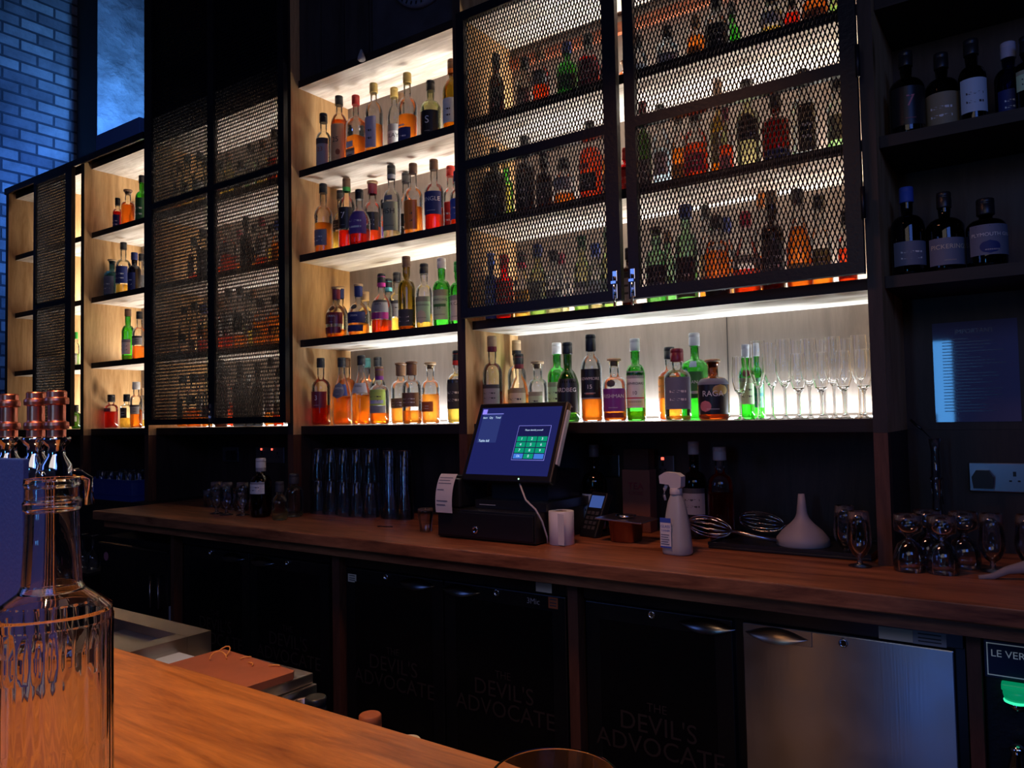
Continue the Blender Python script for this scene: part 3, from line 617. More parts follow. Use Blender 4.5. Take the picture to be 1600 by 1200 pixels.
M_STL = brushed('brushed stainless', (.55, .54, .55), .28, 'Z')
M_STX = brushed('brushed worktop steel', (.50, .47, .44), .32, 'X')
M_COP = plain('copper', (.95, .30, .18), .33, 1.0, bump=.15, bscale=25)
M_BP = plain('black plastic', (.010, .010, .012), .38)
M_WHT = plain('white plastic', (.62, .60, .58), .5)
M_WALL = plain('dark plaster', (.030, .032, .042), .9, bump=.6, bscale=9, var=.35)
M_STONE = plain('rough stone', (.50, .51, .53), .9, bump=1.0, bscale=5, var=.35)
for n_ in M_STONE.node_tree.nodes:
    if n_.type == 'BUMP': n_.inputs['Distance'].default_value = .08
M_FLOOR = plain('dark floor', (.02, .018, .016), .5, bump=.2, bscale=6)
M_PLANK = wood('dark wall planks', (.010, .009, .010), (.035, .030, .034), 'Z', .6, .8, knots=False)
M_LED = plain('lit led strip', (.9, .95, 1), .5, emit=(.86, .94, 1.0), es=7)

T = .0335; ZT = 2.948; BK = .314; PF = -.045
XB0, XC0, XD0, XD1 = -4.055, -2.847, -1.833, -.401     # inner edges

# ------------------------------------------------------------------ setting
o = struct(MB().box(-7.2, 4.2, -5.2, 2.2, -.08, 0).build('floor', M_FLOOR))
o = struct(MB().box(-7.2, 4.2, -5.2, 2.2, 5.6, 5.7).build('ceiling', M_WALL))
o = struct(MB().box(-6.86, -6.70, -5.2, .835, 0, 5.6).build('wall_left', brick_mat()), 'brick end wall washed with blue light')
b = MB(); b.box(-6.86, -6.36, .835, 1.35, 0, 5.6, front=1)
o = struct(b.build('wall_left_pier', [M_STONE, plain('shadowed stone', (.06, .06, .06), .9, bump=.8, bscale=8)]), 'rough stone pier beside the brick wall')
o = struct(MB().box(-6.86, -4.10, 1.35, 1.45, 0, 5.6).build('wall_alcove', M_WALL))
o = struct(MB().box(-4.10, 4.2, .335, .42, 0, 5.6).build('wall_back', M_WALL))
o = struct(MB().box(4.1, 4.2, -5.2, .335, 0, 5.6).build('wall_right', M_WALL))

# ------------------------------------------------------------------ shelf units
def unit(name, label, x0, x1, levels, top, zbot=.95, left=True, right=True, dark=False, backmat=None, back_top=None, post_l=.040, post_r=.040, group=None, headboard=True, cat='shelving', lastdark=True):
    cx = (x0 + x1) / 2
    t = thing(name, label, cat, (cx, 0, zbot), 0, group)
    def Bx(nm, a, mats, **k):
        return MB().box(a[0] - cx, a[1] - cx, a[2], a[3], a[4] - zbot, a[5] - zbot, **k).build(nm, mats, t)
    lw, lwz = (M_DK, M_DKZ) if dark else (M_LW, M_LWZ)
    for on, a, b_ in ((left, x0 - post_l, x0), (right, x1, x1 + post_r)):
        if not on: continue
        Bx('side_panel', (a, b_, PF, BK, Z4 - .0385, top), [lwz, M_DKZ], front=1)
        Bx('lower_post', (a, b_, PF, PF + .045, zbot + .0005, Z4 - .039), [M_RB])
        Bx('lower_side_panel', (a, b_, PF + .0455, BK, zbot + .0005, Z4 - .039), [M_DKZ])
    for z in levels:
        Bx('shelf_board', (x0 + .0005, x1 - .0005, 0, BK - .0005, z - (T if z > Z4 else .038), z), [lw, M_DK], front=1)  # near-black front face on pale boards: shade of unlit wood put into colour
    if headboard: Bx('top_board', (x0 + .0005, x1 - .0005, 0, BK - .0005, ZT, ZT + .035), [lw, M_DK], front=1)  # front edge carries the same painted shade
    Bx('back_panel', (x0 - .001, x1 + .001, BK, BK + .018, Z4 - .04, back_top or top), [backmat or (M_PLY if not dark else M_DKZ)])
    Bx('lower_back_panel', (x0 - .001, x1 + .001, BK, BK + .018, zbot + .0005, Z4 - .0405), [M_DKZ])
    return t, Bx
LEV = [Z1, Z2, Z3, Z4]
uC, BxC = unit('open_shelf_bay', 'open wooden bay of four lit bottle shelves between the two mesh cabinets', XC0, -1.8725, LEV, 4.6, left=True, right=False, back_top=2.98)
# plank cladding over the bay, with the little cone fitting at its foot
b = MB()
x = XC0 + .001
b.box(-2.36 - uC.location.x, -1.875 - uC.location.x, .006, .03, 2.984 - .95, 4.6 - .95, mi=1)
while x < -2.365:
    w = min(.155, -2.362 - x); b.box(x - uC.location.x, x + w - .006 - uC.location.x, .008, .03, 2.984 - .95, 4.6 - .95, bev=.0); x += w
b.build('plank_cladding', [M_PLANK, M_WALL], uC)
b = MB(); b.lathe([(.004, .045), (.006, .04), (.016, .012), (.018, .0), (.012, -.006)], 16, c=(-2.405 - uC.location.x, -.004 - .016, 2.952 - .95))
b.build('cone_fitting', pc('grey', .5), uC, label='small grey cone fitting on the top edge')
uD, BxD = unit('mesh_bottle_cabinet', 'wide wooden cabinet with two black mesh doors over a lit open niche', XD0, XD1, LEV, 4.6, left=True, right=True, back_top=4.6, post_l=.0395, post_r=.037, cat='cabinet')
uB, BxB = unit('mesh_bottle_cabinet', 'tall narrow cabinet with paired black mesh doors at left of open bay', XB0, XC0 - .0405, LEV, 4.6, left=True, right=False, back_top=ZT, cat='cabinet')
BxB('dark_lining', (XB0, XC0 - .041, .28, BK - .001, ZT + .036, 4.6), [M_DKZ])
BxB('upper_shelf', (XB0 + .001, XC0 - .042, .03, .279, 3.35, 3.38), [M_DK])
uA, BxA = unit('open_shelf_bay', 'far open wooden bay of four lit shelves behind the copper taps', -4.766, XB0 - .0405, LEV, 3.0, left=True, right=False, cat='shelving')
uA2, BxA2 = unit('mesh_bottle_cabinet', 'far low cabinet with one narrow mesh door beside the brick wall', -5.36, -4.8065, LEV, 3.0, left=True, right=False, cat='cabinet')
uA3, BxA3 = unit('open_shelf_bay', 'farthest open bay at the dark end of the shelving', -5.80, -5.4005, LEV, 3.0, left=True, right=False, cat='shelving')
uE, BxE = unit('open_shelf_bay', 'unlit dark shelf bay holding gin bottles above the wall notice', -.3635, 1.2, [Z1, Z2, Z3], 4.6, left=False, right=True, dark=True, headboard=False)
for Bx, x0, x1 in ((BxA, -4.766, XB0 - .04), (BxA2, -5.36, -4.807), (BxA3, -5.80, -5.40)):
    Bx('crown_strip', (x0 - .04, x1, PF - .012, PF - .0005, 2.972, 3.012), [M_BLK])
    Bx('crown_cover', (x0 - .04, x1, PF + .013, BK, 3.0005, 3.012), [M_BLK])
# red-brown batten high inside the wide cabinet
BxD('batten', (XD0 + .002, XD1 - .002, .290, BK - .001, 2.865, 2.905), [wood('red batten', (.22, .05, .02), (.40, .12, .05), 'X')])
BxD('back_seam', (-.930, -.928, BK - .0015, BK, Z4 + .001, Z3 - T - .001), [M_BLK])
for Bx, x0, x1, levs in ((BxC, XC0, -1.873, LEV), (BxD, XD0, XD1, LEV), (BxB, XB0, XC0 - .041, LEV), (BxA, -4.766, XB0 - .041, LEV), (BxA2, -5.36, -4.807, LEV)):
    for z in levs:
        Bx('led_strip', (x0 + .004, x1 - .004, BK - .010, BK - .001, z + .0005, z + .007), [M_LED])

# expanded metal and doors
def expanded(w, h, sx=.0128, sz=.0353, t=.0036, d=.0032):
    nx = max(2, round(w / sx)); nz = max(2, round(h / sz)); sx = w / nx; sz = h / nz
    vs = []; fs = []
    def strand(xa, za, xb, zb):
        i = len(vs); q = t / 2
        for x, z in ((xa, za), (xb, zb)):
            vs.extend([(x - q, -d / 2, z), (x + q, -d / 2, z), (x + q, d / 2, z), (x - q, d / 2, z)])
        for k in range(4): fs.append((i + k, i + (k + 1) % 4, i + 4 + (k + 1) % 4, i + 4 + k))
    for r in range(nz * 2):
        for c_ in range(nx):
            x = c_ * sx; z = r * sz / 2; zz = z + sz / 2
            if r % 2 == 0: strand(x, z, x + sx / 2, zz); strand(x + sx, z, x + sx / 2, zz)
            else: strand(x + sx / 2, z, x, zz); strand(x + sx / 2, z, x + sx, zz)
            kx = x if r % 2 == 0 else x + sx / 2
            if z > .008 and kx > .003: strand(kx, z - .0065, kx, z); strand(kx, z, kx, z + .0065)
    me = bpy.data.meshes.new('mesh_panel'); me.from_pydata(vs, [], fs); me.materials.append(M_BLK)
    return me
def door(u, ux, name, x0, x1, z0, z1, fl, fr, ft, fb, rails, rail=.034, y=-.07, latch=None, hinge=None):
    """frame with mesh panels between the rails; local to unit u"""
    cx, zb = u.location.x, u.location.z
    yf0, yf1 = y - .012, y + .012
    d = MB()
    d.box(x0 - cx, x0 + fl - cx, yf0, yf1, z0 - zb, z1 - zb); d.box(x1 - fr - cx, x1 - cx, yf0, yf1, z0 - zb, z1 - zb)
    d.box(x0 + fl - cx, x1 - fr - cx, yf0, yf1, z0 - zb, z0 + fb - zb); d.box(x0 + fl - cx, x1 - fr - cx, yf0, yf1, z1 - ft - zb, z1 - zb)
    for rz in rails: d.box(x0 + fl - cx, x1 - fr - cx, yf0, yf1, rz - rail / 2 - zb, rz + rail / 2 - zb)
    dr = d.build('door', M_BLK, u)
    zs = [z0 + fb] + [v for rz in rails for v in (rz - rail / 2, rz + rail / 2)] + [z1 - ft]
    for a, b_ in zip(zs[0::2], zs[1::2]):
        me = expanded(x1 - fr - x0 - fl, b_ - a)
        p = bpy.data.objects.new('mesh_panel', me); COL.objects.link(p); p.parent = dr; p.location = (x0 + fl - cx, y, a - zb)
    if latch:
        for lx in latch:
            q = MB(); q.box(lx - .009 - cx, lx + .009 - cx, yf0 - .006, yf0 - .0005, z0 + .005 - zb, z0 + .10 - zb, bev=.002)
            q.tube([(lx - cx, yf0 - .0105, z0 - .022 - zb), (lx - cx, yf0 - .0105, z0 + .08 - zb)], .0038, 10)
            q.box(lx - .009 - cx, lx + .009 - cx, yf0 - .017, yf0 - .006, z0 + .055 - zb, z0 + .064 - zb)
            q.build('bolt_latch', M_CHR, dr, label='chrome slide bolt')
    if hinge:
        for hz in hinge:
            q = MB(); q.tube([(hinge_x(x0, x1) - cx, yf0 - .004, hz - .045 - zb), (hinge_x(x0, x1) - cx, yf0 - .004, hz + .045 - zb)], .006, 8); q.build('hinge', M_BLK, dr)
    return dr
def hinge_x(a, b): return b + .004
door(uD, 0, 'door', -1.826, -1.145, 1.757, 2.945, .036, .050, .036, .036, [2.342], latch=[-1.165])
door(uD, 0, 'door', -1.117, -.4005, 1.757, 2.945, .038, .0435, .036, .036, [2.342], latch=[-1.100], hinge=[1.95, 2.35, 2.75])
door(uB, 0, 'door', -4.035, -3.4235, 1.370, 3.90, .073, .026, .04, .030, [2.558], rail=.030)
door(uB, 0, 'door', -3.4225, -2.853, 1.370, 3.90, .026, .042, .04, .030, [2.558], rail=.030, latch=[-3.424])
door(uA2, 0, 'door', -5.345, -4.848, 1.370, 2.965, .03, .075, .03, .03, [2.139], rail=.03)

# lower carcass doorless: dark posts between the fridges, the worktop and its fascia
wt = MB(); wt.box(-3.93, 1.3, -.408, -.001 - .044, .907, .95, bev=.004)
wt.box(-3.93, 1.3, -.0451, BK + .018, .907, .9499)
ctop = wt.build('wooden_worktop', M_CT)
tag(ctop, 'long worn red brown wooden worktop running under the bottle shelves', 'worktop')
MB().box(-3.90, 1.3, -.365, -.345, .868, .9065).build('apron_board', M_CT, ctop)
PL = ['slim brown post between the two black double fridges', 'brown post between the stickered fridge and the part stainless fridge', 'brown post right of the stainless fridge door', 'dark brown post right of the glasswasher']
for xa, xb in ((-2.295, -2.255), (-1.238, -1.203), (-.176, -.148), (-3.396, -3.370)):
    o = MB().box(-.5 * (xb - xa), .5 * (xb - xa), -.0225, .0225, 0, .8668).build('wooden_post', M_RB, None, ((xa + xb) / 2, -.2925, .0006)); tag(o, PL.pop(0), 'post')
sl = MB(); sl.box(-5.9, -3.9305, -.10, BK + .018, .91, .95); sl.box(-5.9, -4.095, -.10, -.08, .001, .9095)
sl = sl.build('dark_side_counter', M_DK); tag(sl, 'low dark counter end under the far bays, carrying the blue crate', 'counter')
us = MB(); us.box(-4.75, -4.085, -.36, -.11, .60, .615); us.box(-4.75, -4.085, -.12, -.11, 0.001, .6); us = us.build('under_shelf', M_DK); tag(us, 'small black ledge left of the first fridge, holding upturned glasses', 'shelf')

# ------------------------------------------------------------------ fridges
def scoop(parent, x, y, z, w=.16, mat=None):
    b = MB(); rings = []
    n, k = 16, 7
    for j in range(k):
        t = j / (k - 1)                       # 0 bottom lip .. 1 top flush
        rings.append(b.ring([(x - w / 2 + w * i / n, y - .024 * math.sin(PI * i / n) ** .7 * math.cos(t * PI / 2) ** .8 - .0005, z - .018 * math.sin(PI * i / n) * (1 - t) + .020 * t * math.sin(PI * i / n) + .0) for i in range(n + 1)]))
    b.skin(rings, cap0=False, cap1=False, closed=False)
    return b.build('handle', mat or M_SC, parent)
M_SC = plain('dark chrome', (.22, .20, .19), .22, 1.0)
def lock(parent, x, y, z):
    b = MB(); M = Matrix.Translation((x, y, z)) @ Matrix.Rotation(PI / 2, 4, 'X')
    b.lathe([(.011, 0), (.011, .006), (.007, .007), (.007, .003)], 18, M=M, cap1=True); return b.build('lock', M_CHR, parent)
def lettering(parent, st, x, y, z, size, mat, name='lettering', width=None):
    b = MB(); add_text(b, st, lambda u, v: (x + u, y, z + v), size, 0, width); return b.build(name, mat, parent)
def fridge(label, x0, x1, doors, devil=(), strip=True, z1=.862):
    cx = (x0 + x1) / 2
    t = thing('bar_fridge', label, 'fridge', (cx, -.28, .001))
    MB().box(x0 - cx, x1 - cx, 0, .52, 0, z1).build('body', M_FR, t)
    if strip: MB().box(x0 - cx, x1 - cx, -.018, -.0005, .818, z1, bev=.002).build('control_strip', M_FR, t)
    for (a, b_, hx, lx, mat, inset, hm) in doors:
        d = MB(); d.box(a - cx, b_ - cx, -.020, -.0005, .08, .812, bev=.003)
        if inset: d.box(a + .05 - cx, b_ - .05 - cx, -.0212, -.0195, .13, .765, mi=1)
        dr = d.build('door', [mat, M_FG], t)
        scoop(dr, hx - cx, -.0215, .79, .17, hm); lock(dr, lx - cx, -.0205, .798)
        if devil:
            xm = (a + b_) / 2 - cx
            lettering(dr, "DEVIL'S", xm - .0, -.0216, .478, .075, M_GLY)
            lettering(dr, 'ADVOCATE', xm, -.0216, .415, .075, M_GLY)
            lettering(dr, 'THE', xm, -.0216, .53, .035, M_GLY)
    return t, cx
def sticker(t, cx, x, z, w, h, col, lines=True, y=-.0190):
    b = MB(); b.quad([(x - w / 2 - cx, y, z - h / 2), (x + w / 2 - cx, y, z - h / 2), (x + w / 2 - cx, y, z + h / 2), (x - w / 2 - cx, y, z + h / 2)])
    if lines:
        for k in (.25, -.05, -.3): b.quad([(x - w * .35 - cx, y - .0004, z + h * k), (x + w * .35 - cx, y - .0004, z + h * k), (x + w * .35 - cx, y - .0004, z + h * (k + .1)), (x - w * .35 - cx, y - .0004, z + h * (k + .1))], 1)
    return b.build('sticker', [pc(col, .6), pc('charcoal', .6)], t)
f1, c1 = fridge('black two-door bar fridge left of the stickered one', -3.325, -2.325, [(-3.315, -2.83, -2.935, -3.10, M_FR, True, None), (-2.822, -2.335, -2.735, -2.574, M_FR, True, None)], devil=True)
f2, c2 = fridge('black two-door bar fridge with stickers, between the two brown posts', -2.240, -1.250, [(-2.235, -1.752, -1.87, -2.02, M_FR, True, None), (-1.745, -1.255, -1.67, -1.517, M_FR, True, None)], devil=True)
sticker(f2, c2, -2.200, .775, .045, .030, 'cream', y=-.0208); sticker(f2, c2, -1.335, .834, .06, .030, 'cream', False); sticker(f2, c2, -1.300, .79, .035, .035, 'rust', y=-.0208)
lettering(f2, '3Mic', -1.375 - c2, -.0209, .786, .026, pc('grey'))
t, cx = fridge('two-door bar fridge with one black door and one stainless steel door', -1.190, -.182, [(-1.185, -.728, -.800, -.963, M_FR, True, None)], devil=True)
d = MB(); d.box(-.700 - cx, -.203 - cx, -.020, -.0005, .08, .812, bev=.003); dr = d.build('door', M_STL, t, label='brushed stainless steel door')
q = MB(); q.box(-.698 - cx, -.520 - cx, -.0225, -.0205, .772, .811, bev=.001); q.build('handle_plate', M_STX, dr)
scoop(dr, -.610 - cx, -.0228, .790, .165, plain('worn bronze', (.5, .33, .22), .3, 1.0)); lock(dr, -.444 - cx, -.0205, .795)
sticker(t, cx, -.325, .833, .075, .03, 'cream', False); sticker(t, cx, -.252, .833, .07, .032, 'grey')
# glasswasher
gw = thing('glasswasher', 'plain black undercounter machine with a round white sticker', 'appliance', (-3.76, -.28, .001))
MB().box(-.30, .33, 0, .165, 0, .80).build('body', M_FR, gw)
q = MB(); q.box(-.305, .325, -.02, -.0005, .08, .772, bev=.004); d1 = q.build('door', M_FR, gw)
q = MB(); q.box(-.305, .325, -.030, -.0205, .760, .772, bev=.002); q.build('trim', M_SC, d1)
q = MB(); q.lathe([(.022, 0), (.022, .001)], 20, M=Matrix.Translation((-.245, -.0205, .70)) @ Matrix.Rotation(PI / 2, 4, 'X')); q.build('sticker', pc('pink', .6), d1)
q = MB(); q.tube([(.20, -.022, .65), (.20, -.042, .65), (.20, -.042, .50), (.20, -.022, .50)], .006); q.tube([(.27, -.022, .65), (.27, -.042, .65), (.27, -.042, .50), (.27, -.022, .50)], .006); q.build('handle', M_SC, d1)
q = MB(); q.box(.338, .355, -.03, -.018, .42, .52, bev=.002); q.build('door_stop', pc('grey'), gw)
# wine preserving machine
wm = thing('wine_dispenser', 'black wine dispensing cabinet with a boxed white sign and green-lit nozzle', 'dispenser', (.15, -.28, .001))
MB().box(-.296, .36, 0, .5, 0, .862, bev=.004).build('body', M_BLK, wm)
q = MB(); q.box(-.293, .30, -.008, -.0005, .762, .845, mi=0)
for a in ((-.288, .295, .838, .840), (-.288, .295, .767, .769), (-.288, -.286, .767, .840)): q.box(a[0], a[1], -.0095, -.008, a[2], a[3], mi=1)
q.box(-.17, .1, -.0095, -.008, .786, .788, mi=1)
add_text(q, 'LE VERRE DE VIN', lambda u, v: (-.196 + u, -.0100, .817 + v), .0225, 1, .30)
q.build('sign', [plain('sign navy', (.004, .008, .035), .3), plain('sign line', (.5, .55, .6), .5, emit=(.5, .6, .7), es=.12)], wm)
q = MB(); q.lathe([(.026, .0), (.027, -.012), (.024, -.024)], 24, c=(-.232, -.036, .752)); q.box(-.262, -.202, -.03, -.0005, .742, .757, bev=.003)
q.build('lit_nozzle', plain('green glow', (.01, .2, .1), .3, emit=(.0, .55, .22), es=.35), wm, label='nozzle glowing green')
q = MB(); q.tube([(-.232 + .023 * math.cos(a * PI / 10), -.036 + .023 * math.sin(a * PI / 10), .726) for a in range(20)] + [(-.209, -.036, .726)], .0035); q.build('glowing_ring', plain('green ring', (.01, .3, .15), .3, emit=(.05, 1.0, .5), es=1.0), wm)
q = MB(); q.lathe([(.020, 0), (.013, -.018)], 16, c=(-.232, -.036, .724)); q.build('spout', M_CHR, wm)
q = MB(); q.lathe([(.012, -.06), (.022, -.03), (.014, .0), (.018, .012), (.006, .02)], 16, c=(-.235, -.035, .61)); q.build('tap_handle', M_CHR, wm)

# ------------------------------------------------------------------ drinkware
M_DG = thin_glass('drinkware', (.95, .96, .98), .80, .9, .12)
M_FL = real_glass('flute')
def glass_item(name, label, cat, prof, loc, mat=None, group=None, rz=0, seg=24, closed=True):
    b = MB(); b.lathe(prof, seg, cap0=closed, cap1=False); o = b.build(name, mat or M_DG)
    o.location = loc; return tag(o, label, cat, group)
def wall(prof, t=.0016):
    """outer profile bottom-to-rim -> closed double wall"""
    inner = [(max(r - t, .0008), z + (t if i == 0 else 0)) for i, (r, z) in enumerate(prof)]
    return prof + inner[::-1]
def flute_mesh(h, r):
    pr = [(.0001, .0), (.030, .0), (.031, .0015), (.012, .005), (.0042, .012), (.0038, h * .35), (.006, h * .40), (.016, h * .46), (r * .98, h * .60), (r, h * .72), (r * .86, h)]
    inn = [(r * .86 - .0014, h), (r - .0014, h * .72), (r * .98 - .0014, h * .60), (.014, h * .48), (.006, h * .445), (.0001, h * .435)]
    b = MB(); b.lathe(support(pr + inn), 28, cap0=False, cap1=False); return b
FM = {}
def flute(x, y, z, h, r, label):
    k = (h, r)
    if k not in FM: FM[k] = flute_mesh(h, r).mesh('champagne_flute', M_FL)
    o = bpy.data.objects.new('champagne_flute', FM[k]); COL.objects.link(o); o.location = (x, y, z + .0006)
    return tag(o, label, 'flute', 'champagne flutes in the lit niche')
build_bottles()

# flutes in the niche: tall ones and short ones
TF = [(-.754, .085), (-.735, .165), (-.672, .085), (-.655, .17), (-.609, .13), (-.583, .21), (-.535, .12), (-.520, .215), (-.464, .13)]
SF = [(-.797, .035), (-.620, .045), (-.556, .05), (-.492, .045), (-.437, .045), (-.700, .035), (-.650, .03)]
for i, (x, y) in enumerate(TF[:]): flute(x, y, Z4, .250, .0265, '%s tall champagne flute from left in the lit niche' % ORD[i])
for i, (x, y) in enumerate(sorted(SF[:5])): flute(x, y, Z4, .200, .0235, '%s short champagne flute from left in the lit niche' % ORD[i])

# ------------------------------------------------------------------ till
CZ = .9505
dr = thing('cash_drawer', 'black cash drawer box with a round lock under the till', 'drawer', (-1.613, -.07, CZ))
MB().box(-.212, .210, -.165, .16, .004, .104, bev=.004).build('case', M_BP, dr)
q = MB(); q.box(-.204, .204, -.172, -.1655, .012, .096, bev=.002); fr = q.build('drawer', M_BP, dr)
q = MB(); q.lathe([(.0125, 0), (.0125, .004), (.009, .005), (.006, .002)], 20, M=Matrix.Translation((-.035, -.1725, .038)) @ Matrix.Rotation(PI / 2, 4, 'X')); q.build('lock', M_CHR, fr)
for sx in (-.19, .19):
    for sy in (-.14, .13): MB().lathe([(.012, 0), (.012, .0038)], 12, c=(sx, sy, 0)).build('foot', M_BP, dr)

ps = thing('till_terminal', 'black touchscreen till showing a blue login screen with green number keys', 'till', (-1.545, -.02, 1.0555))
b = MB(); b.prism([(-.15, -.16), (.15, -.16), (.16, .12), (-.16, .12)], 0, .03); b.prism([(-.12, -.10), (.12, -.10), (.13, .10), (-.13, .10)], .0305, .13); b.build('stand', M_BP, ps)
b = MB(); b.box(-.13, -.06, -.162, -.1602, .012, .014); b.build('slot', pc('silver'), ps)
sc = MB(); th = math.radians(-25)
MS = Matrix.Translation((.0, -.185, .118)) @ Matrix.Rotation(th, 4, 'X')
sc.box(-.190, .190, 0, .028, -.018, .282, bev=.006, M=MS)
scr = sc.build('screen', M_BP, ps)
def sp(x, z, k): return MS @ Vector((x, -.0008 - .0004 * k, z))
def rect(b, x0, x1, z0, z1, k, mi): b.quad([sp(x0, z0, k), sp(x1, z0, k), sp(x1, z1, k), sp(x0, z1, k)], mi)
def em(n, c, s=1.0): return plain('screen ' + n, (.01, .01, .012), .25, emit=c, es=s)
b = MB(); S = [em('navy', (.010, .014, .105), 1), em('panel', (.022, .035, .16), 1), em('edge', (.25, .25, .85), 1), em('green', (.0, .30, .16), 1), em('blue', (.05, .20, .70), 1), em('white', (.55, .75, 1.0), 1.2), em('lilac', (.30, .24, .95), 1), em('dark', (.007, .009, .07), 1)]
rect(b, -.172, .172, .004, .262, 0, 0)
rect(b, -.160, -.075, .125, .240, 1, 1); rect(b, -.166, -.146, .236, .256, 2, 6); rect(b, -.146, -.070, .236, .2385, 2, 2)
rect(b, .010, .145, .060, .190, 1, 2); rect(b, .0115, .1435, .0615, .1885, 2, 7)
for r in range(4):
    for c_ in range(3):
        x0 = .016 + c_ * .0425; z0 = .130 - r * .0215
        rect(b, x0, x0 + .039, z0, z0 + .018, 3, 4 if r == 3 and c_ != 1 else 3)
        st = ['123', '456', '789', ' 0 '][r][c_]
        if st != ' ': add_text(b, st, lambda u, v: sp(x0 + .0195 + u, z0 + .009 + v, 4), .014, 5)
add_text(b, 'Please identify yourself', lambda u, v: sp(.078 + u, .172 + v, 4), .012, 5, .075)
add_text(b, 'Ok', lambda u, v: sp(.0355 + u, .0745 + v, 4), .011, 5)
add_text(b, 'Item   Qty', lambda u, v: sp(-.135 + u, .222 + v, 4), .011, 5, .045); add_text(b, 'Total', lambda u, v: sp(-.09 + u, .222 + v, 4), .011, 5)
add_text(b, 'Table bill', lambda u, v: sp(-.128 + u, .131 + v, 4), .013, 5)
b.build('display', S, scr)
b = MB(); b.box(.189, .196, .004, .022, .05, .25, M=MS); b.build('card_swipe', pc('silver', .3), scr)
b = MB(); b.lathe([(.003, 0), (.003, .001)], 10, M=MS @ Matrix.Translation((.06, -.0006, -.008)) @ Matrix.Rotation(PI / 2, 4, 'X')); b.build('power_light', em('lamp', (.5, .9, .6), 1.5), scr)

pr = thing('receipt_printer', 'small black receipt printer with a curling white receipt', 'printer', (-1.765, -.145, 1.0555))
b = MB(); b.box(-.058, .034, -.075, .09, 0, .105, bev=.008); b.build('case', M_BP, pr)
b = MB(); pts = []
for i in range(13):
    t = i / 12; pts.append((-.082 - .030 * math.sin(t * 2.2) * .9 - .012 * t, .122 - .135 * t ** 1.35))
n = [[b.bm.verts.new((x, y, z)) for x in (-.046, .030)] for y, z in pts]
for a, c_ in zip(n[:-1], n[1:]): b.bm.faces.new((a[0], a[1], c_[1], c_[0])).smooth = True
for k, w in ((2, .06), (3, .05), (4, .058), (6, .03), (9, .05), (10, .04)):
    y, z = pts[k]; y2, z2 = pts[k + 1]
    b.quad([(-.04, y - .0012, z), (-.04 + w, y - .0012, z), (-.04 + w, y * .75 + y2 * .25 - .0012, z * .75 + z2 * .25), (-.04, y * .75 + y2 * .25 - .0012, z * .75 + z2 * .25)], 1)
b.build('receipt', [pc('white', .6), pc('slate', .6)], pr)
b = MB(); b.box(-.05, .028, -.03, .08, .1055, .112, bev=.002); b.build('lid', M_BP, pr)

q = MB(); q.tube([(-1.50, -.185, 1.155), (-1.47, -.215, 1.135), (-1.44, -.235, 1.10), (-1.405, -.23, 1.07), (-1.39, -.215, 1.03), (-1.388, -.19, .975), (-1.388, -.185, .954)], .0032)
tag(q.build('power_cable', M_WHT), 'thin white cable dropping from the till to the worktop', 'cable')
cr = thing('card_reader', 'dark card reader propped behind the paper roll, screen glinting blue', 'card reader', (-1.345, -.0, CZ), -.25)
MR = Matrix.Translation((0, 0, .0)) @ Matrix.Rotation(-.45, 4, 'X')
b = MB(); b.box(-.04, .04, .0, .03, .002, .17, bev=.006, M=MR); b.build('case', M_BP, cr)
b = MB(); b.quad([MR @ Vector(p) for p in ((-.03, -.001, .11), (.03, -.001, .11), (.03, -.001, .155), (-.03, -.001, .155))]); b.build('display', em('reader', (.05, .10, .35), .8), cr)
b = MB()
for r in range(4):
    for c_ in range(3): b.box(-.028 + c_ * .02, -.014 + c_ * .02, -.002, -.0003, .03 + r * .018, .042 + r * .018, M=MR)
b.build('keypad', pc('charcoal'), cr)
b = MB(); b.box(-.03, .03, .01, .10, .0, .008); b.build('foot', M_BP, cr)

# paper roll
b = MB(); b.lathe([(.041, .0), (.0425, .001), (.0425, .109), (.041, .110), (.021, .110), (.020, .108), (.020, .002), (.021, 0)], 32, cap0=False, cap1=False)
b.bm.faces.ensure_lookup_table()
rl = thing('paper_roll', 'white paper towel roll standing right of the till', 'paper roll', (-1.352, -.155, CZ))
b.build('paper', pc('white', .85), rl)
b = MB(); b.lathe([(.0198, .001), (.0198, .109), (.0185, .109), (.0185, .001)], 24, cap0=False, cap1=False); b.build('core', pc('brown', .8), rl)
b = MB(); b.tube([(.0435 * math.cos(a), .0435 * math.sin(a), .001 + .0) for a in (-1.2, -1.19)], .0004); b.bm.clear()
b.quad([(.012, -.0428, .004), (.040, -.050, .004), (.040, -.050, .106), (.012, -.0428, .106)]); b.build('loose_sheet', pc('white', .85), rl)

# little glass left of till
gl = wall([(.020, 0), (.0225, .004), (.024, .03), (.028, .055), (.030, .075), (.029, .088)])
glass_item('shot_glass', 'small clear glass standing at the left corner of the cash drawer', 'glass', gl, (-1.945, -.165, CZ), closed=False)
q = MB(); q.tube([(-2.2, -.15, .9535), (-2.17, -.155, .954), (-2.14, -.14, .9535)], .002); q.lathe([(.006, 0), (.006, .003)], 10, c=(-2.205, -.15, .9512))
tag(q.build('bottle_opener', M_BLK), 'tiny black opener lying on the worktop left of the till', 'opener')

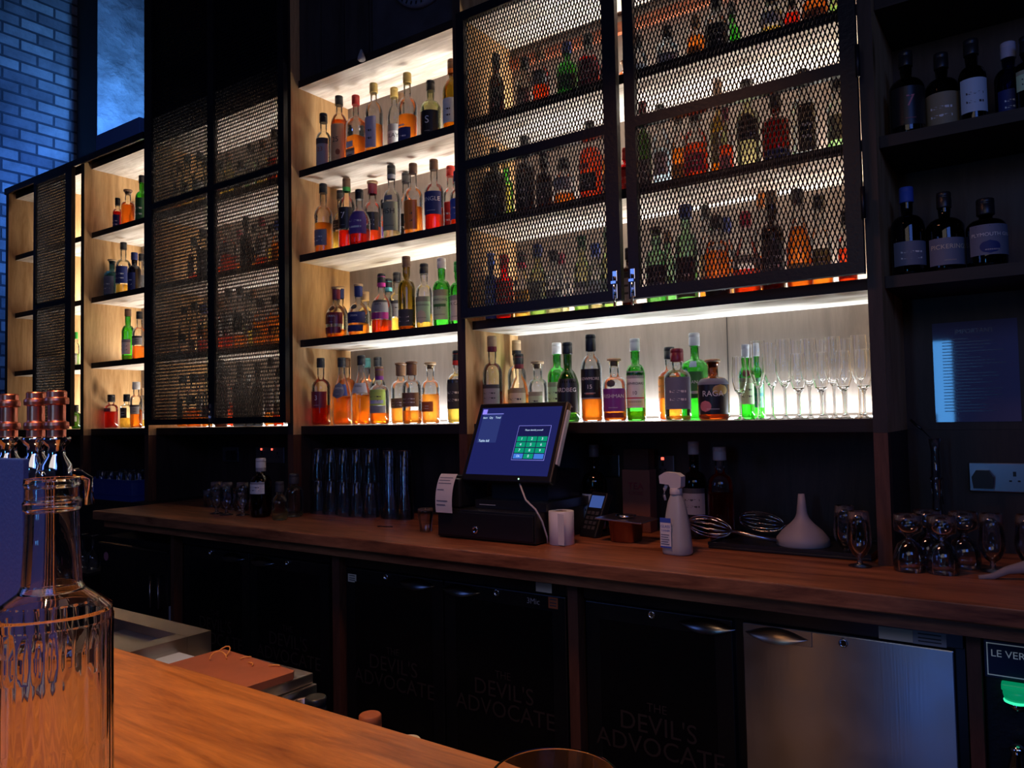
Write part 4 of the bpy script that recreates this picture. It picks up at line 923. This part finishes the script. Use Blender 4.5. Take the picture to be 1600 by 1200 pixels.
# bottles on the worktop
make_bottle(-1.385, .14, CZ, .318, .046, 'std', 'black glass', 'amber', .3, 'charcoal', None, 'pale blue', .04, .44, None, 'k', 'dark liqueur bottle with tall neck and white printed label right of paper roll', None, turn=.25)
make_bottle(-1.01, .17, CZ, .33, .042, 'std', 'black glass', 'amber', .3, 'grey', None, 'grey', .25, .52, None, 'k', 'dark bottle with grey cap directly behind the spray bottle', None, turn=.1)
make_bottle(-.915, .16, CZ, .312, .044, 'squat', 'clear', 'crimson', .5, 'grey', None, None, label='clear square-shouldered bottle with dark spirit right of the spray bottle')
bx = thing('cardboard_carton', 'tall brown cardboard carton printed TEA behind the foil tub', 'box', (-1.245, .225, CZ))
b = MB(); b.box(-.055, .055, -.03, .03, 0, .225, bev=.002); b.build('carton', plain('kraft card', (.20, .07, .045), .8, bump=.1), bx)
b = MB(); add_text(b, 'TEA', lambda u, v: (u, -.0308, .165 + v), .035); add_text(b, 'LOOSE', lambda u, v: (u, -.0308, .14 + v), .018); add_text(b, '-------', lambda u, v: (u, -.0308, .05 + v), .02); b.build('lettering', pc('maroon'), bx)
b = MB(); b.box(-.05, .05, -.025, .025, .2255, .30); b.build('inner_sleeve', plain('dark card', (.035, .015, .012), .8), bx)
tb = thing('garnish_tub', 'copper coloured steel tub with a loose foil lid', 'tub', (-1.19, .0, CZ))
b = MB(); b.lathe(wall([(.042, 0), (.046, .003), (.052, .07), (.060, .072)]), 24, cap0=False, cap1=False, fn=lambda t, r, z: (abs(math.cos(t)) ** 4 + abs(math.sin(t)) ** 4) ** -.25); b.build('tub', plain('dull copper', (.42, .20, .14), .35, 1.0), tb)
b = MB(); b.box(-.085, .085, -.07, .07, .0725, .078, bev=.002, M=Matrix.Translation((0, 0, .0)) @ Matrix.Rotation(.05, 4, 'Y')); b.build('foil_lid', plain('foil', (.55, .5, .52), .3, 1.0, bump=.5, bscale=30), tb)
b = MB(); b.lathe([(.035, .083), (.035, .088), (.018, .089)], 20); b.build('lid_ring', M_CHR, tb)

# spray bottle
sb = thing('spray_bottle', 'white trigger spray bottle with a blue and white label', 'spray bottle', (-.945, -.145, CZ), -.15)
b = MB(); prf = [(.043, 0), (.047, .006), (.045, .03), (.039, .09), (.032, .13), (.027, .155), (.019, .175), (.015, .186)]
b.lathe(prf, 28, fn=lambda t, r, z: (abs(math.cos(t)) ** 3 + abs(math.sin(t)) ** 3) ** (-1 / 3) * (1 - .18 * abs(math.sin(t))))
b.build('bottle', plain('translucent plastic', (.46, .47, .44), .35), sb)
b = MB(); b.lathe([(.018, .180), (.019, .183), (.019, .198), (.016, .200)], 20); b.build('collar', M_WHT, sb)
b = MB(); b.prism([(-.050, .212), (-.052, .236), (-.030, .248), (.010, .246), (.026, .236), (.024, .205), (.012, .198), (-.012, .198), (-.018, .210)], -.013, .013, M=Matrix.Rotation(PI / 2, 4, 'X')); b.build('spray_head', M_WHT, sb)
b = MB(); b.tube([(-.030, 0, .212), (-.040, 0, .195), (-.043, 0, .175), (-.038, 0, .160)], .006, 10, taper=[1, 1, .9, .6]); b.build('trigger', M_WHT, sb)
b = MB()
def lp(u, v): return (u, -.0412, v)
b.quad([lp(-.034, .022), lp(.004, .022), lp(.004, .112), lp(-.034, .112)], 0); b.quad([(-.034, -.0418, .098), (.004, -.0418, .098), (.004, -.0418, .112), (-.034, -.0418, .112)], 1); b.quad([(-.034, -.0418, .022), (.004, -.0418, .022), (.004, -.0418, .027), (-.034, -.0418, .027)], 1)
add_text(b, 'GLASS', lambda u, v: (-.015 + u, -.0424, .086 + v), .012, 1, .032); add_text(b, 'CLEANER', lambda u, v: (-.015 + u, -.0424, .074 + v), .01, 1, .032)
for k in range(5): b.quad([(-.031, -.0424, .060 - k * .007), (-.002 - .004 * (k % 2), -.0424, .060 - k * .007), (-.002 - .004 * (k % 2), -.0424, .0625 - k * .007), (-.031, -.0424, .0625 - k * .007)], 2)
b.build('paper_label', [pc('white'), pc('blue'), pc('slate')], sb)

# tray, whisk, funnel
ty = thing('black_tray', 'flat black rubber tray under the whisks and funnel', 'tray', (-.66, .10, CZ))
b = MB(); b.box(-.24, .235, -.11, .19, 0, .010, bev=.003); b.build('base', M_BP, ty)
b = MB()
for a in ((-.24, .235, -.11, -.104), (-.24, .235, .184, .19), (-.24, -.234, -.1035, .1835), (.229, .235, -.1035, .1835)): b.box(a[0], a[1], a[2], a[3], .0102, .020)
b.build('rim', M_BP, ty)
def whisk(label, loc, rz, L_, tilt):
    w = thing('whisk', label, 'whisk', loc, rot=(0, tilt, rz))
    b = MB()
    for k in range(6):
        a = PI * k / 6; pts = []
        for i in range(15):
            t = i / 14 * PI; r = .033 * math.sin(t) ; x = -.075 * (1 - math.cos(t)) * .5 * 2
            s = .033 * math.sin(t * .98 + .02)
            pts.append((x, s * math.cos(a), s * math.sin(a)))
        b.tube(pts, .0011, 5)
        b.tube([(p[0], -p[1], -p[2]) for p in pts], .0011, 5)
    b.build('wire_balloon', M_CHR, w)
    b = MB(); b.tube([(0, 0, 0), (L_ * .2, 0, 0), (L_, 0, 0)], .0075, 12, taper=[.8, 1, .9]); b.build('handle', plain('satin steel', (.55, .50, .50), .25, 1.0), w)
whisk('steel wire whisk lying nearest the spray bottle, handle pointing right', (-.855, .08, CZ + .045), -.06, .15, .13)
whisk('second wire whisk lying behind the first, handle toward the funnel', (-.735, .248, CZ + .050), .0, .09, .10)
fn = thing('funnel', 'grey white plastic funnel standing upside down on the tray', 'funnel', (-.645, .13, CZ + .0105))
b = MB(); b.lathe([(.078, 0), (.080, .004), (.078, .022), (.060, .045), (.036, .066), (.021, .083), (.016, .098), (.0135, .12), (.0095, .158), (.0075, .158), (.011, .118), (.014, .096), (.034, .063), (.075, .020), (.0755, .001)], 36, cap0=False, cap1=False)
b.build('cone', plain('worn plastic', (.34, .32, .34), .5), fn)

# glasses near right post, and upturned tasting glasses in the dark bay
tum = wall([(.022, 0), (.024, .003), (.026, .05), (.029, .10), (.031, .15)], .0016)
stk = [(-.500, .03, 0), (-.430, -.055, 0)]
stem = wall([(.030, 0), (.031, .002), (.008, .008), (.006, .022), (.018, .032), (.030, .055), (.032, .075), (.029, .115), (.026, .15)])
glass_item('tasting_glass', 'stemmed tasting glass just left of the right brown post, rear one', 'glass', stem, (-.500, .035, CZ), group='two glasses by the right post')
glass_item('tasting_glass', 'stemmed tasting glass just left of the right brown post, front one', 'glass', stem, (-.440, -.085, CZ), group='two glasses by the right post')
sn = wall([(.038, 0), (.040, .02), (.037, .045), (.028, .07), (.012, .082), (.008, .088), (.016, .096), (.033, .105), (.036, .12), (.034, .148)])
for i, (x, y) in enumerate([(-.318, -.085), (-.240, -.080), (-.285, .03), (-.200, .03)]):
    glass_item('whisky_glass', '%s upturned whisky glass, %s pair right of the post' % (['left', 'right'][i % 2], ['front', 'rear'][i // 2]), 'glass', sn, (x, y, CZ), group='upturned whisky glasses right of the post')
glass_item('whisky_glass', 'stemmed glass below the wall socket, left one', 'glass', stem, (-.135, .01, CZ))
glass_item('whisky_glass', 'stemmed glass below the wall socket, at the frame edge', 'glass', stem, (-.055, .02, CZ))
dc = wall([(.045, 0), (.048, .01), (.030, .06), (.016, .10), (.012, .16), (.014, .22), (.018, .225), (.013, .23), (.011, .30), (.016, .34)])
glass_item('glass_carafe', 'tall thin necked clear carafe behind the upturned whisky glasses', 'carafe', dc, (-.275, .17, CZ))
q = MB(); q.tube([(-.16, -.11, .953), (-.13, -.10, .957), (-.10, -.085, .972), (-.05, -.07, .985), (.02, -.06, .98)], .008, 10, taper=[.7, 1, 1.3, 2.2, 3])
tag(q.build('cleaning_cloth', plain('dull linen', (.34, .28, .26), .9)), 'twisted pale cloth lying at the right end of the worktop', 'cloth')

# sockets
def socket(label, x, z, w=.146, red=(), plug=None, y=BK - .0004):
    s = thing('wall_socket', label, 'socket', (x, y, z))
    b = MB(); b.box(-w / 2, w / 2, -.010, 0, -.043, .043, bev=.003); b.build('face_plate', plain('steel plate', (.30, .34, .42), .3, 1.0), s)
    for k in (-1, 1):
        if w < .1 and k > 0: continue
        b = MB(); cx = k * w * .27 if w > .1 else 0
        b.box(cx - .004, cx + .004, -.0112, -.0102, .004, .018); b.box(cx - .014, cx - .007, -.0112, -.0102, -.012, -.007); b.box(cx + .007, cx + .014, -.0112, -.0102, -.012, -.007)
        b.build('outlet', M_BP, s)
    for rx in red:
        b = MB(); b.box(rx - .005, rx + .005, -.0125, -.0102, .026, .036); b.build('switch_light', plain('red neon', (.3, .01, .01), .4, emit=(1, .10, .06), es=2.6), s)
    if plug is not None:
        b = MB(); b.prism([(-.024, -.025), (.024, -.025), (.028, .008), (.016, .028), (-.016, .028), (-.028, .008)], 0, .03, M=Matrix.Translation((plug, -.0115, -.006)) @ Matrix.Rotation(PI / 2, 4, 'X')); b.build('plug', M_BP, s)
    return s
socket('double steel wall socket with a black plug, right of the wall notice', -.128, 1.172, .150, plug=-.038)
socket('steel wall socket with glowing red switch right of the carton', -1.185, 1.18, .09, red=(.0,))
socket('dim steel wall socket left of the cardboard carton', -1.41, 1.18, .09)
socket('steel wall socket behind the dark left counter corner', -3.82, 1.195, .146, plug=.03)
socket('steel wall socket with two glowing red switches behind the stubby bottle', -3.47, 1.195, .24, red=(-.07, .02))

# notice on the wall
nt_ = thing('wall_notice', 'laminated sheet of small print pinned on the dark back wall', 'notice', (-.174, BK - .001, 1.486))
b = MB(); b.box(-.110, .110, -.0016, -.0002, -.150, .153); b.build('sheet', plain('laminated paper', (.13, .14, .26), .035, 0, .7), nt_)
b = MB()
add_text(b, 'IMPORTANT', lambda u, v: (u, -.0019, .123 + v), .018)
random.seed(9)
for i in range(24):
    w = random.uniform(.10, .17) if i % 5 else .07
    b.quad([(-.085, -.0019, .100 - i * .0095), (-.085 + w, -.0019, .100 - i * .0095), (-.085 + w, -.0019, .1022 - i * .0095), (-.085, -.0019, .1022 - i * .0095)])
b.build('lettering', plain('faded ink', (.05, .055, .12), .2), nt_)
q = MB(); q.tube([(-.345, .25, 1.345), (-.33, .24, 1.33), (-.315, .23, 1.318)], .004); q.tube([(-.315, .23, 1.318), (-.29, .22, 1.29), (-.275, .20, 1.20), (-.26, .18, 1.10)], .0018)
tag(q.build('dangling_cable', M_BP), 'thin dark cable with a small metal end hanging left of the notice', 'cable')

# glassware in the open bay under the lowest shelf: two tiers of pint glasses and a nested stack
pint = wall([(.028, 0), (.030, .003), (.034, .08), (.040, .148)], .0018)
pts_ = [(-2.795 + .084 * i, .055) for i in range(5)] + [(-2.77 + .084 * i, .15) for i in range(5)]
pm = MB(); pm.lathe([(r, z) for r, z in [(.040, 0), (.034, .068), (.030, .145), (.028, .148), (.0262, .145), (.032, .068), (.0384, .001)]], 24, cap0=False, cap1=False); pmm = pm.mesh('pint_glass', M_DG)
for tier in (0, 1):
    for i, (x, y) in enumerate(pts_):
        o = bpy.data.objects.new('pint_glass', pmm); COL.objects.link(o); o.location = (x, y, CZ + .0002 + tier * .149)
        tag(o, '%s upturned pint glass from left, %s row, %s tier under open bay' % (ORD[i % 5], ['front', 'back'][i // 5], ['lower', 'upper'][tier]), 'glass', 'upturned pint glasses under the open bay')
for s in range(2):
    for k in range(5):
        o = bpy.data.objects.new('beer_glass', pmm); COL.objects.link(o); o.location = (-2.355 + .087 * s, .07, CZ + .0002 + k * .036)
        tag(o, '%s beer glass from bottom in the %s nested stack between pint glasses and till' % (ORD[k], ['left', 'right'][s]), 'glass', 'nested beer glasses left of the till')
# tumblers and small bottles left of the open bay
tw = wall([(.030, 0), (.033, .004), (.036, .04), (.038, .085)], .002)
for i, (x, y) in enumerate([(-3.52, -.02), (-3.44, -.02), (-3.36, -.03), (-3.28, -.05), (-3.20, -.07), (-3.48, .07), (-3.39, .07), (-3.30, .06)]):
    glass_item('tumbler', '%s tumbler from left, %s row on the worktop under tall cage' % (ORD[i if i < 5 else i - 5], 'front' if i < 5 else 'back'), 'glass', tw, (x, y, CZ), group='tumblers under the tall cage')
for i, (x, y) in enumerate([(-3.22, -.19), (-3.13, -.20), (-3.05, -.17)]):
    glass_item('tasting_glass', '%s stemmed glass from left, in front of tumblers' % ORD[i], 'glass', stem, (x, y, CZ), group='stemmed glasses left of the labelled bottle')
make_bottle(-2.925, -.165, CZ, .262, .046, 'squat', 'dark brown', 'crimson', .5, 'white', 'grey', 'white', .40, .60, None, 'k', 'dark square-shouldered bottle with white handwritten label on far worktop', None, turn=.1)
make_bottle(-2.79, -.09, CZ, .19, .040, 'squat', 'clear', 'pale yellow', .1, 'charcoal', None, None, label='stubby empty clear bottle beside the open bay post, rear of two', cat='bottle')
make_bottle(-2.75, -.20, CZ, .165, .034, 'bulb', 'clear', 'pale yellow', .2, 'charcoal', None, None, label='small clear round bottle at the foot of open bay post')

# blue crate with glasses
ct = thing('glass_crate', 'blue plastic crate holding upturned glasses on the dark side counter', 'crate', (-4.40, .075, CZ))
b = MB(); b.box(-.26, .26, -.17, -.160, 0, .115); b.box(-.26, .26, .160, .17, 0, .115); b.box(-.26, -.25, -.1599, .1599, 0, .115); b.box(.25, .26, -.1599, .1599, 0, .115); b.box(-.25, .25, -.1599, .1599, 0, .008)
for z in (.03, .11):
    b.box(-.266, .266, -.176, -.1702, z, z + .008); b.box(-.266, -.2602, -.1701, .17, z, z + .008); b.box(.2602, .266, -.1701, .17, z, z + .008)
b.build('crate_shell', plain('blue crate plastic', (.02, .05, .28), .5), ct)
k = 0
for j in range(2):
    for i in range(5):
        o = bpy.data.objects.new('pint_glass', pmm); COL.objects.link(o); o.location = (-4.60 + i * .098, -.02 + j * .13, CZ + .0085); k += 1
        tag(o, '%s glass from left, %s row in the blue crate' % (ORD[i], ['front', 'back'][j]), 'glass', 'glasses in the blue crate')
for i in range(5):
    glass_item('wine_glass', '%s glass on the black ledge left of glasswasher' % ORD[i], 'glass', wall([(.030, 0), (.036, .04), (.030, .08), (.006, .10), (.006, .17), (.030, .175)]), (-4.62 + i * .105, -.27, .6153), group='glasses on the black ledge')

# things above the cabinets
q = MB(); q.box(-.10, .40, -.10, .12, 0, .165, bev=.004)
o = q.build('storage_box', plain('blue box', (.10, .22, .60), .6), None, (-4.70, .14, 3.0125)); tag(o, 'blue lit flat storage box on top of the far shelf bay', 'box')
ck = thing('wall_clock', 'round weathered clock disc high above the open bay', 'clock', (-2.05, -.012, 3.258))
MC = Matrix.Rotation(PI / 2, 4, 'X')
b = MB(); b.lathe([(.175, -.028), (.178, .004), (.165, .012), (.150, .010), (.148, .004), (.02, .003)], 48, M=MC); b.build('face', plain('clock blue grey', (.10, .12, .17), .7, bump=.5, bscale=30), ck)
b = MB()
for i in range(12):
    a = i * PI / 6; Mx = MC @ Matrix.Rotation(a, 4, 'Z'); b.box(-.006, .006, .118, .146, .0055, .009, M=Mx)
for i in range(36):
    a = i * PI / 18; Mx = MC @ Matrix.Rotation(a, 4, 'Z'); b.box(-.003, .003, .155, .168, .0125, .015, M=Mx)
b.build('numeral_marks', M_BLK, ck)
b = MB(); b.box(-.004, .004, -.02, .10, .010, .012, M=MC @ Matrix.Rotation(.6, 4, 'Z')); b.box(-.005, .005, -.02, .07, .013, .015, M=MC @ Matrix.Rotation(-1.9, 4, 'Z')); b.build('clock_hand', M_BLK, ck)

# ------------------------------------------------------------------ front bar
BZ = 1.06
bt = MB(); bt.box(-4.2, 1.2, -2.75, -1.782, BZ - .05, BZ, bev=.004)
bt = bt.build('bar_counter', M_BAR); tag(bt, 'oiled orange brown wooden bar top in the foreground', 'bar top')
MB().box(-4.15, 1.15, -2.20, -2.16, .001, BZ - .0505).build('front_panel', M_DK, bt)
# inner station
iw = MB(); iw.box(-3.9, -1.16, -1.755, -1.372, .862, .880, bev=.002); iw.box(-3.9, -1.16, -1.74, -1.40, .001, .8615)
iw = iw.build('steel_worktop', M_STX); tag(iw, 'stainless bar station worktop behind the bar top', 'worktop')
sk = thing('steel_sink', 'raised stainless sink unit with a dark basin behind the bar top', 'sink', (-1.97, -1.57, .8805))
b = MB()
b.box(-.50, .485, -.19, -.13, 0, .055); b.box(-.50, .485, .135, .19, 0, .055); b.box(.24, .485, -.1295, .1345, 0, .036); b.box(-.50, -.42, -.1295, .1345, 0, .055)
b.box(.445, .485, -.1295, .1345, .0362, .055)
b.build('drainer', M_STX, sk)
b = MB(); b.box(-.4195, .2395, -.1295, .1345, .001, .008); b.build('basin', plain('wet dark steel', (.08, .075, .07), .2, 1.0), sk)
cb = MB(); cb.prism([(-.125, -.065), (-.12, -.07), (.11, -.07), (.118, -.065), (.125, .048), (.118, .056), (-.112, .068), (-.12, .062)], 0, .0135)
cb = cb.build('cutting_board', plain('orange board', (.46, .13, .055), .45, bump=.1, var=.12, bscale=14), None, (-1.293, -1.470, .9003)); tag(cb, 'orange plastic cutting board scattered with peel', 'cutting board')
lf = MB(); lf.box(-.125, .145, -.115, .095, 0, .0195, bev=.002); lf = lf.build('steel_riser', M_STX, None, (-1.312, -1.470, .8804)); tag(lf, 'flat steel plate under the orange cutting board', 'plate')
for i, (x, y, a) in enumerate([(-1.375, -1.43, 0), (-1.35, -1.455, 1), (-1.30, -1.425, 2), (-1.275, -1.45, .5), (-1.215, -1.432, 1.4)]):
    q = MB(); n = 7
    q.tube([(.016 * math.cos(k * .5), .016 * math.sin(k * .5), .0015 + (.012 * math.sin(k * .5) if i < 2 else .001)) for k in range(n if i < 2 else 4)], .0014, 6)
    o = q.build('citrus_peel', plain('peel', (.85, .36, .08), .5), None, (x, y, .9142), (0, 0, a)); tag(o, ['long curl of orange peel standing near the sink corner', 'thin orange peel strip lying beside the curl', 'peel scrap at the far edge of cutting board', 'small peel scrap mid cutting board', 'peel scrap near the board corner'][i], 'peel', 'peel scraps on the cutting board')
q = MB(); q.box(-.07, .03, -.03, .03, 0, .028, bev=.006); o = q.build('white_tub', pc('pale blue', .4), None, (-1.462, -1.478, .8806)); tag(o, 'pale blue white tub wedged between sink and cutting board', 'tub')
# rail well with bottles whose caps peep over the bar edge
rw = MB(); rw.box(-1.155, .2, -1.72, -1.39, .60, .615); rw.box(-1.155, .2, -1.39, -1.382, .60, .80); rw.box(-1.155, .2, -1.74, -1.7205, .001, .80)
rw = rw.build('speed_rail', M_BLK); tag(rw, 'black bottle well running along the inside of the bar', 'bottle rail')
tr = thing('steel_tray', 'small rounded steel dish at the end of the station', 'dish', (-1.119, -1.435, .8405))
b = MB(); b.lathe([(.026, 0), (.030, .003), (.035, .026), (.038, .028), (.034, .025), (.027, .004)], 28, cap1=False); b.build('dish', M_STX, tr)
b = MB(); b.box(-.02, .015, -.02, .02, -.03, -.0005); b.build('bracket', M_BLK, tr)
def cap_bottle(x, y, ztop, cap, label, R=.038, hh=.30):
    return make_bottle(x, y, .6155, ztop - .6155, R, 'std', 'dark green', 'amber', .4, cap, None, 'white', .15, .45, None, 'k', label, 'bottles in the speed rail')
cap_bottle(-1.056, -1.465, .903, 'black', 'bottle with ribbed black cap rising beside the steel dish')
cap_bottle(-.938, -1.452, .893, 'rust', 'bottle with copper coloured cap just above the bar edge')
cap_bottle(-.858, -1.445, .868, 'cream', 'bottle with cream cap, further right along the bar edge')

# menu stand
ms = thing('menu_stand', 'blue lit upright board standing on the bar beside the clear bottle', 'menu stand', (-1.16, -1.955, BZ + .0005), .02)
b = MB(); b.box(-.165, .165, -.004, .004, .006, .2805, bev=.0015); b.build('board', plain('menu board', (.035, .075, .30), .5, bump=.15, bscale=200), ms)
b = MB(); b.box(-.165, .165, -.03, .03, 0, .0055, bev=.001); b.build('foot', pc('slate'), ms)

# beer taps on a chrome tower
def tap(x, y, label):
    K_ = .85
    t = thing('beer_tap', label, 'beer tap', (x, y, 1.06 + .0005), 0, 'copper beer taps on the bar')
    b = MB(); b.lathe([(.022, 0), (.022, .004), (.013, .006), (.012, .02), (.012, .225), (.016, .228)], 24); b.build('column', M_CHR, t)
    b = MB(); b.lathe([(.013, .2285), (.019, .232), (.021, .245), (.020, .262), (.012, .275), (.011, .288), (.016, .292), (.019, .298), (.019, .302)], 24); b.tube([(0, 0, .246), (0, .03, .248), (0, .045, .238), (0, .048, .20)], .007, 12); b.build('tap_body', M_CHR, t)
    b = MB(); b.lathe(support([(r * K_, z) for r, z in [(.0145, .3022), (.0145, .313), (.0185, .314), (.0192, .319), (.0185, .324), (.0145, .325), (.0138, .327), (.0138, .349), (.0185, .350), (.0192, .355), (.0185, .359), (.0155, .360), (.0155, .368), (.0135, .370), (.004, .370)]], .0005), 28); b.build('pull_handle', M_COP, t)
    b = MB(); M = Matrix.Translation((.0, -.0205, .246)) @ Matrix.Rotation(PI / 2, 4, 'X'); b.lathe([(.009, -.004), (.009, .003), (.006, .004)], 16, M=M); b.build('screw_cap', M_CHR, t)
    return t
tap(-1.187, -1.83, 'copper handled beer tap, nearest the open end of the row')
tap(-1.252, -1.83, 'middle copper handled beer tap of the three')
tap(-1.343, -1.83, 'copper handled beer tap at the edge of the picture, behind the board')
dt = MB(); dt.box(-.13, .11, -.03, .03, 0, .006, bev=.002); o = dt.build('drip_tray', M_CHR, None, (-1.23, -1.900, BZ + .0006)); tag(o, 'narrow chrome drip tray in front of the beer taps', 'drip tray')

# foreground bottle: fluted flask of clear glass
def fluted(R, Rn, H):
    b = MB(); seg = 96
    pr = [(R * .80, 0), (R * .96, .004), (R, .012), (R, .075), (R * .99, .175), (R, .190), (R * .985, .196), (R * .80, .2025), (Rn * 1.22, .2095), (Rn * 1.10, .214), (Rn * 1.06, .226), (Rn * 1.0, .245), (Rn * .97, H - .022), (Rn * 1.06, H - .0205), (Rn * 1.08, H - .016), (Rn * 1.0, H - .014), (Rn * .99, H - .006), (Rn * 1.05, H - .004), (Rn * 1.02, H)]
    t_ = .0028
    inn = [(Rn * .86, H)] + [(max(r - t_, .001), z) for r, z in pr[::-1] if .010 < z < H - .01] + [(R * .80 - .004, .010), (.0001, .0085)]
    def fn(t, r, z):
        k = 1.0
        side = abs(((t + .424 + PI) % (2 * PI)) - PI) > .85
        if r > R * .93 and (.163 < z < .186 or z < .112 or (side and z < .19)): k = 1 + .016 * math.cos(t * 30)
        k2 = (abs(math.cos(t + .5)) ** 2.8 + abs(math.sin(t + .5)) ** 2.8) ** (-1 / 2.8)
        return k * (1 + (k2 - 1) * min(1, max(0, (r - Rn * 1.2) / (R - Rn * 1.2))))
    dense = []
    for (r0, z0), (r1, z1) in zip(pr[:-1], pr[1:]):
        n = max(1, int(abs(z1 - z0) / .008)); dense += [(r0 + (r1 - r0) * i / n, z0 + (z1 - z0) * i / n) for i in range(n)]
    dense.append(pr[-1])
    n_out = len(dense)
    full = support(dense + inn, .0005)
    split = full.index(dense[-1])
    rings = []
    for i, (r, z) in enumerate(full):
        rr = []
        for j in range(seg):
            t = 2 * PI * j / seg
            if i <= split: k = fn(t, r, z)
            else: k = 1 + ((abs(math.cos(t + .5)) ** 2.8 + abs(math.sin(t + .5)) ** 2.8) ** (-1 / 2.8) - 1) * min(1, max(0, (r - Rn * 1.2) / (R - Rn * 1.2)))
            rr.append(Vector((r * k * math.cos(t), r * k * math.sin(t), z)))
        rings.append(b.ring(rr))
    b.skin(rings)
    return b
wb = thing('water_bottle', 'tall empty fluted clear glass bottle standing open on the foreground bar', 'bottle', (-.550, -2.123, BZ + .0006))
fluted(.0365, .0162, .284).build('glass_body', real_glass('bottle', (.97, .98, .98)), wb)
# rim of a glass at the bottom edge
dg = MB(); dg.lathe(support(wall([(.030, 0), (.031, .002), (.006, .006), (.005, .05), (.020, .058), (.039, .085), (.0375, .105), (.0345, .128)], .0013)), 48, cap0=False, cap1=False)
dg = dg.build('drinking_glass', real_glass('drink', (.98, .97, .93)), None, (-.223, -2.018, BZ + .0006)); tag(dg, 'rounded stemmed drinking glass on the bar, only its rim showing', 'glass')

# ------------------------------------------------------------------ lights
def area(name, loc, rot, sx, sy, power, col, spread=PI, target=None):
    l = bpy.data.lights.new(name, 'AREA'); l.shape = 'RECTANGLE'; l.size = sx; l.size_y = sy; l.energy = power; l.color = col; l.spread = spread
    o = bpy.data.objects.new(name, l); COL.objects.link(o); o.location = loc
    if target is not None: o.rotation_euler = (Vector(target) - Vector(loc)).to_track_quat('-Z', 'Y').to_euler()
    else: o.rotation_euler = rot
    return o
LEDC = (1.0, .955, .90); K = 6.0
def led(x0, x1, z, k=1.0, col=LEDC, y=BK - .045):
    if z == Z4: y = BK - .028
    area('led_lamp', ((x0 + x1) / 2, y, z + .010), (PI + (.0 if z != Z4 else .15), 0, 0), x1 - x0 - .03, .012, K * k * (x1 - x0), col)
for z, k in ((Z1, 1.0), (Z2, 1.0), (Z3, 1.0), (Z4, 1.0)):
    led(XC0, -1.875, z, k * (1.15 if z != Z4 else 1.35), LEDC if z != Z4 else (.80, .90, 1.0)); 
    led(XB0, XC0 - .041, z, k * 1.2, (1.0, .90, .80)); led(-4.766, XB0 - .041, z, k * .8); led(-5.36, -4.807, z, k * 1.3); led(-5.80, -5.40, z, k * .25)
    led(XD0, XD1, z, k * (1.12 if z != Z4 else 1.35), LEDC if z != Z4 else (.80, .90, 1.0))
area('added_stone_fill', (-5.05, 1.08, 3.2), None, .2, .2, 4.5, (.10, .36, 1.0), spread=1.1, target=(-6.36, 1.05, 4.15))  # added lamp without a fitting, brightens the stone pier
# blue wash on the end wall, warm lamp over the bar, blue fill from the room
area('blue_uplight', (-5.2, 1.02, 3.15), None, .25, .25, 11, (.06, .25, 1.0), spread=1.7, target=(-6.6, .65, 3.15))
area('warm_bar_lamp', (-.9, -2.15, 2.7), None, .25, .25, 4.8, (1.0, .62, .34), spread=1.5, target=(-.95, -2.05, 1.06))
area('warm_counter_lamp', (-1.1, -1.1, 2.9), None, .5, .2, 3.6, (1.0, .42, .24), spread=1.7, target=(-1.2, -.35, .95))
area('blue_room_fill', (1.6, -3.6, 3.0), None, 1.4, 1.0, 17, (.12, .26, 1.0), target=(-.6, -.1, 1.7))
area('added_front_fill', (-.2, -3.4, 2.6), None, 1.6, 1.0, 4.6, (1.0, .86, .80), target=(-1.8, 0, 1.9))  # added frontal fill, lifts the bottle labels
area('wall_screen_glow', (-.652, -3.7, 1.56), (PI / 2, 0, 0), .135, .66, 3.0, (.10, .42, 1.0))
area('added_door_blue', (-.40, -1.66, .50), None, .22, .6, .45, (.12, .28, 1.0), target=(-.3, -.3, .5))  # added unseen lamp, gives the stainless door its blue sheen
area('added_door_streak', (-.88, -1.66, .45), None, .05, .7, .14, (1.0, .42, .18), target=(-.6, -.3, .45))  # added unseen strip, mirrored as a warm streak in the stainless door
area('blue_window', (-3.2, -3.6, 2.2), None, .8, 1.2, 5, (.14, .28, 1.0), target=(-1.4, -1.6, 1.1))
w = bpy.data.worlds.new('room_air'); SC.world = w; w.use_nodes = True
w.node_tree.nodes['Background'].inputs[0].default_value = (.05, .06, .12, 1); w.node_tree.nodes['Background'].inputs[1].default_value = .05

# ------------------------------------------------------------------ camera
f, yaw, pit, rol, D = CAMP
cy, sy_, cp, sp_ = math.cos(yaw), math.sin(yaw), math.cos(pit), math.sin(pit)
fw = Vector((-sy_ * cp, cy * cp, sp_)); r0 = Vector((cy, sy_, 0)); u0 = r0.cross(fw)
r_ = math.cos(rol) * r0 + math.sin(rol) * u0; u_ = -math.sin(rol) * r0 + math.cos(rol) * u0
cd = bpy.data.cameras.new('camera'); cd.sensor_width = 36; cd.lens = f / 1600 * 36; cd.clip_start = .02
co = bpy.data.objects.new('camera', cd); COL.objects.link(co)
co.matrix_world = Matrix(((r_.x, u_.x, -fw.x, 0), (r_.y, u_.y, -fw.y, -D), (r_.z, u_.z, -fw.z, 1.38), (0, 0, 0, 1)))
SC.camera = co
SC.view_settings.view_transform = 'Standard'; SC.view_settings.look = 'None'; SC.view_settings.exposure = 0.0
cyc = SC.cycles
cyc.use_denoising = True; cyc.max_bounces = 24; cyc.transparent_max_bounces = 40; cyc.transmission_bounces = 24; cyc.glossy_bounces = 4; cyc.diffuse_bounces = 3
cyc.caustics_reflective = False; cyc.caustics_refractive = False; cyc.sample_clamp_indirect = 4.0; cyc.use_adaptive_sampling = False
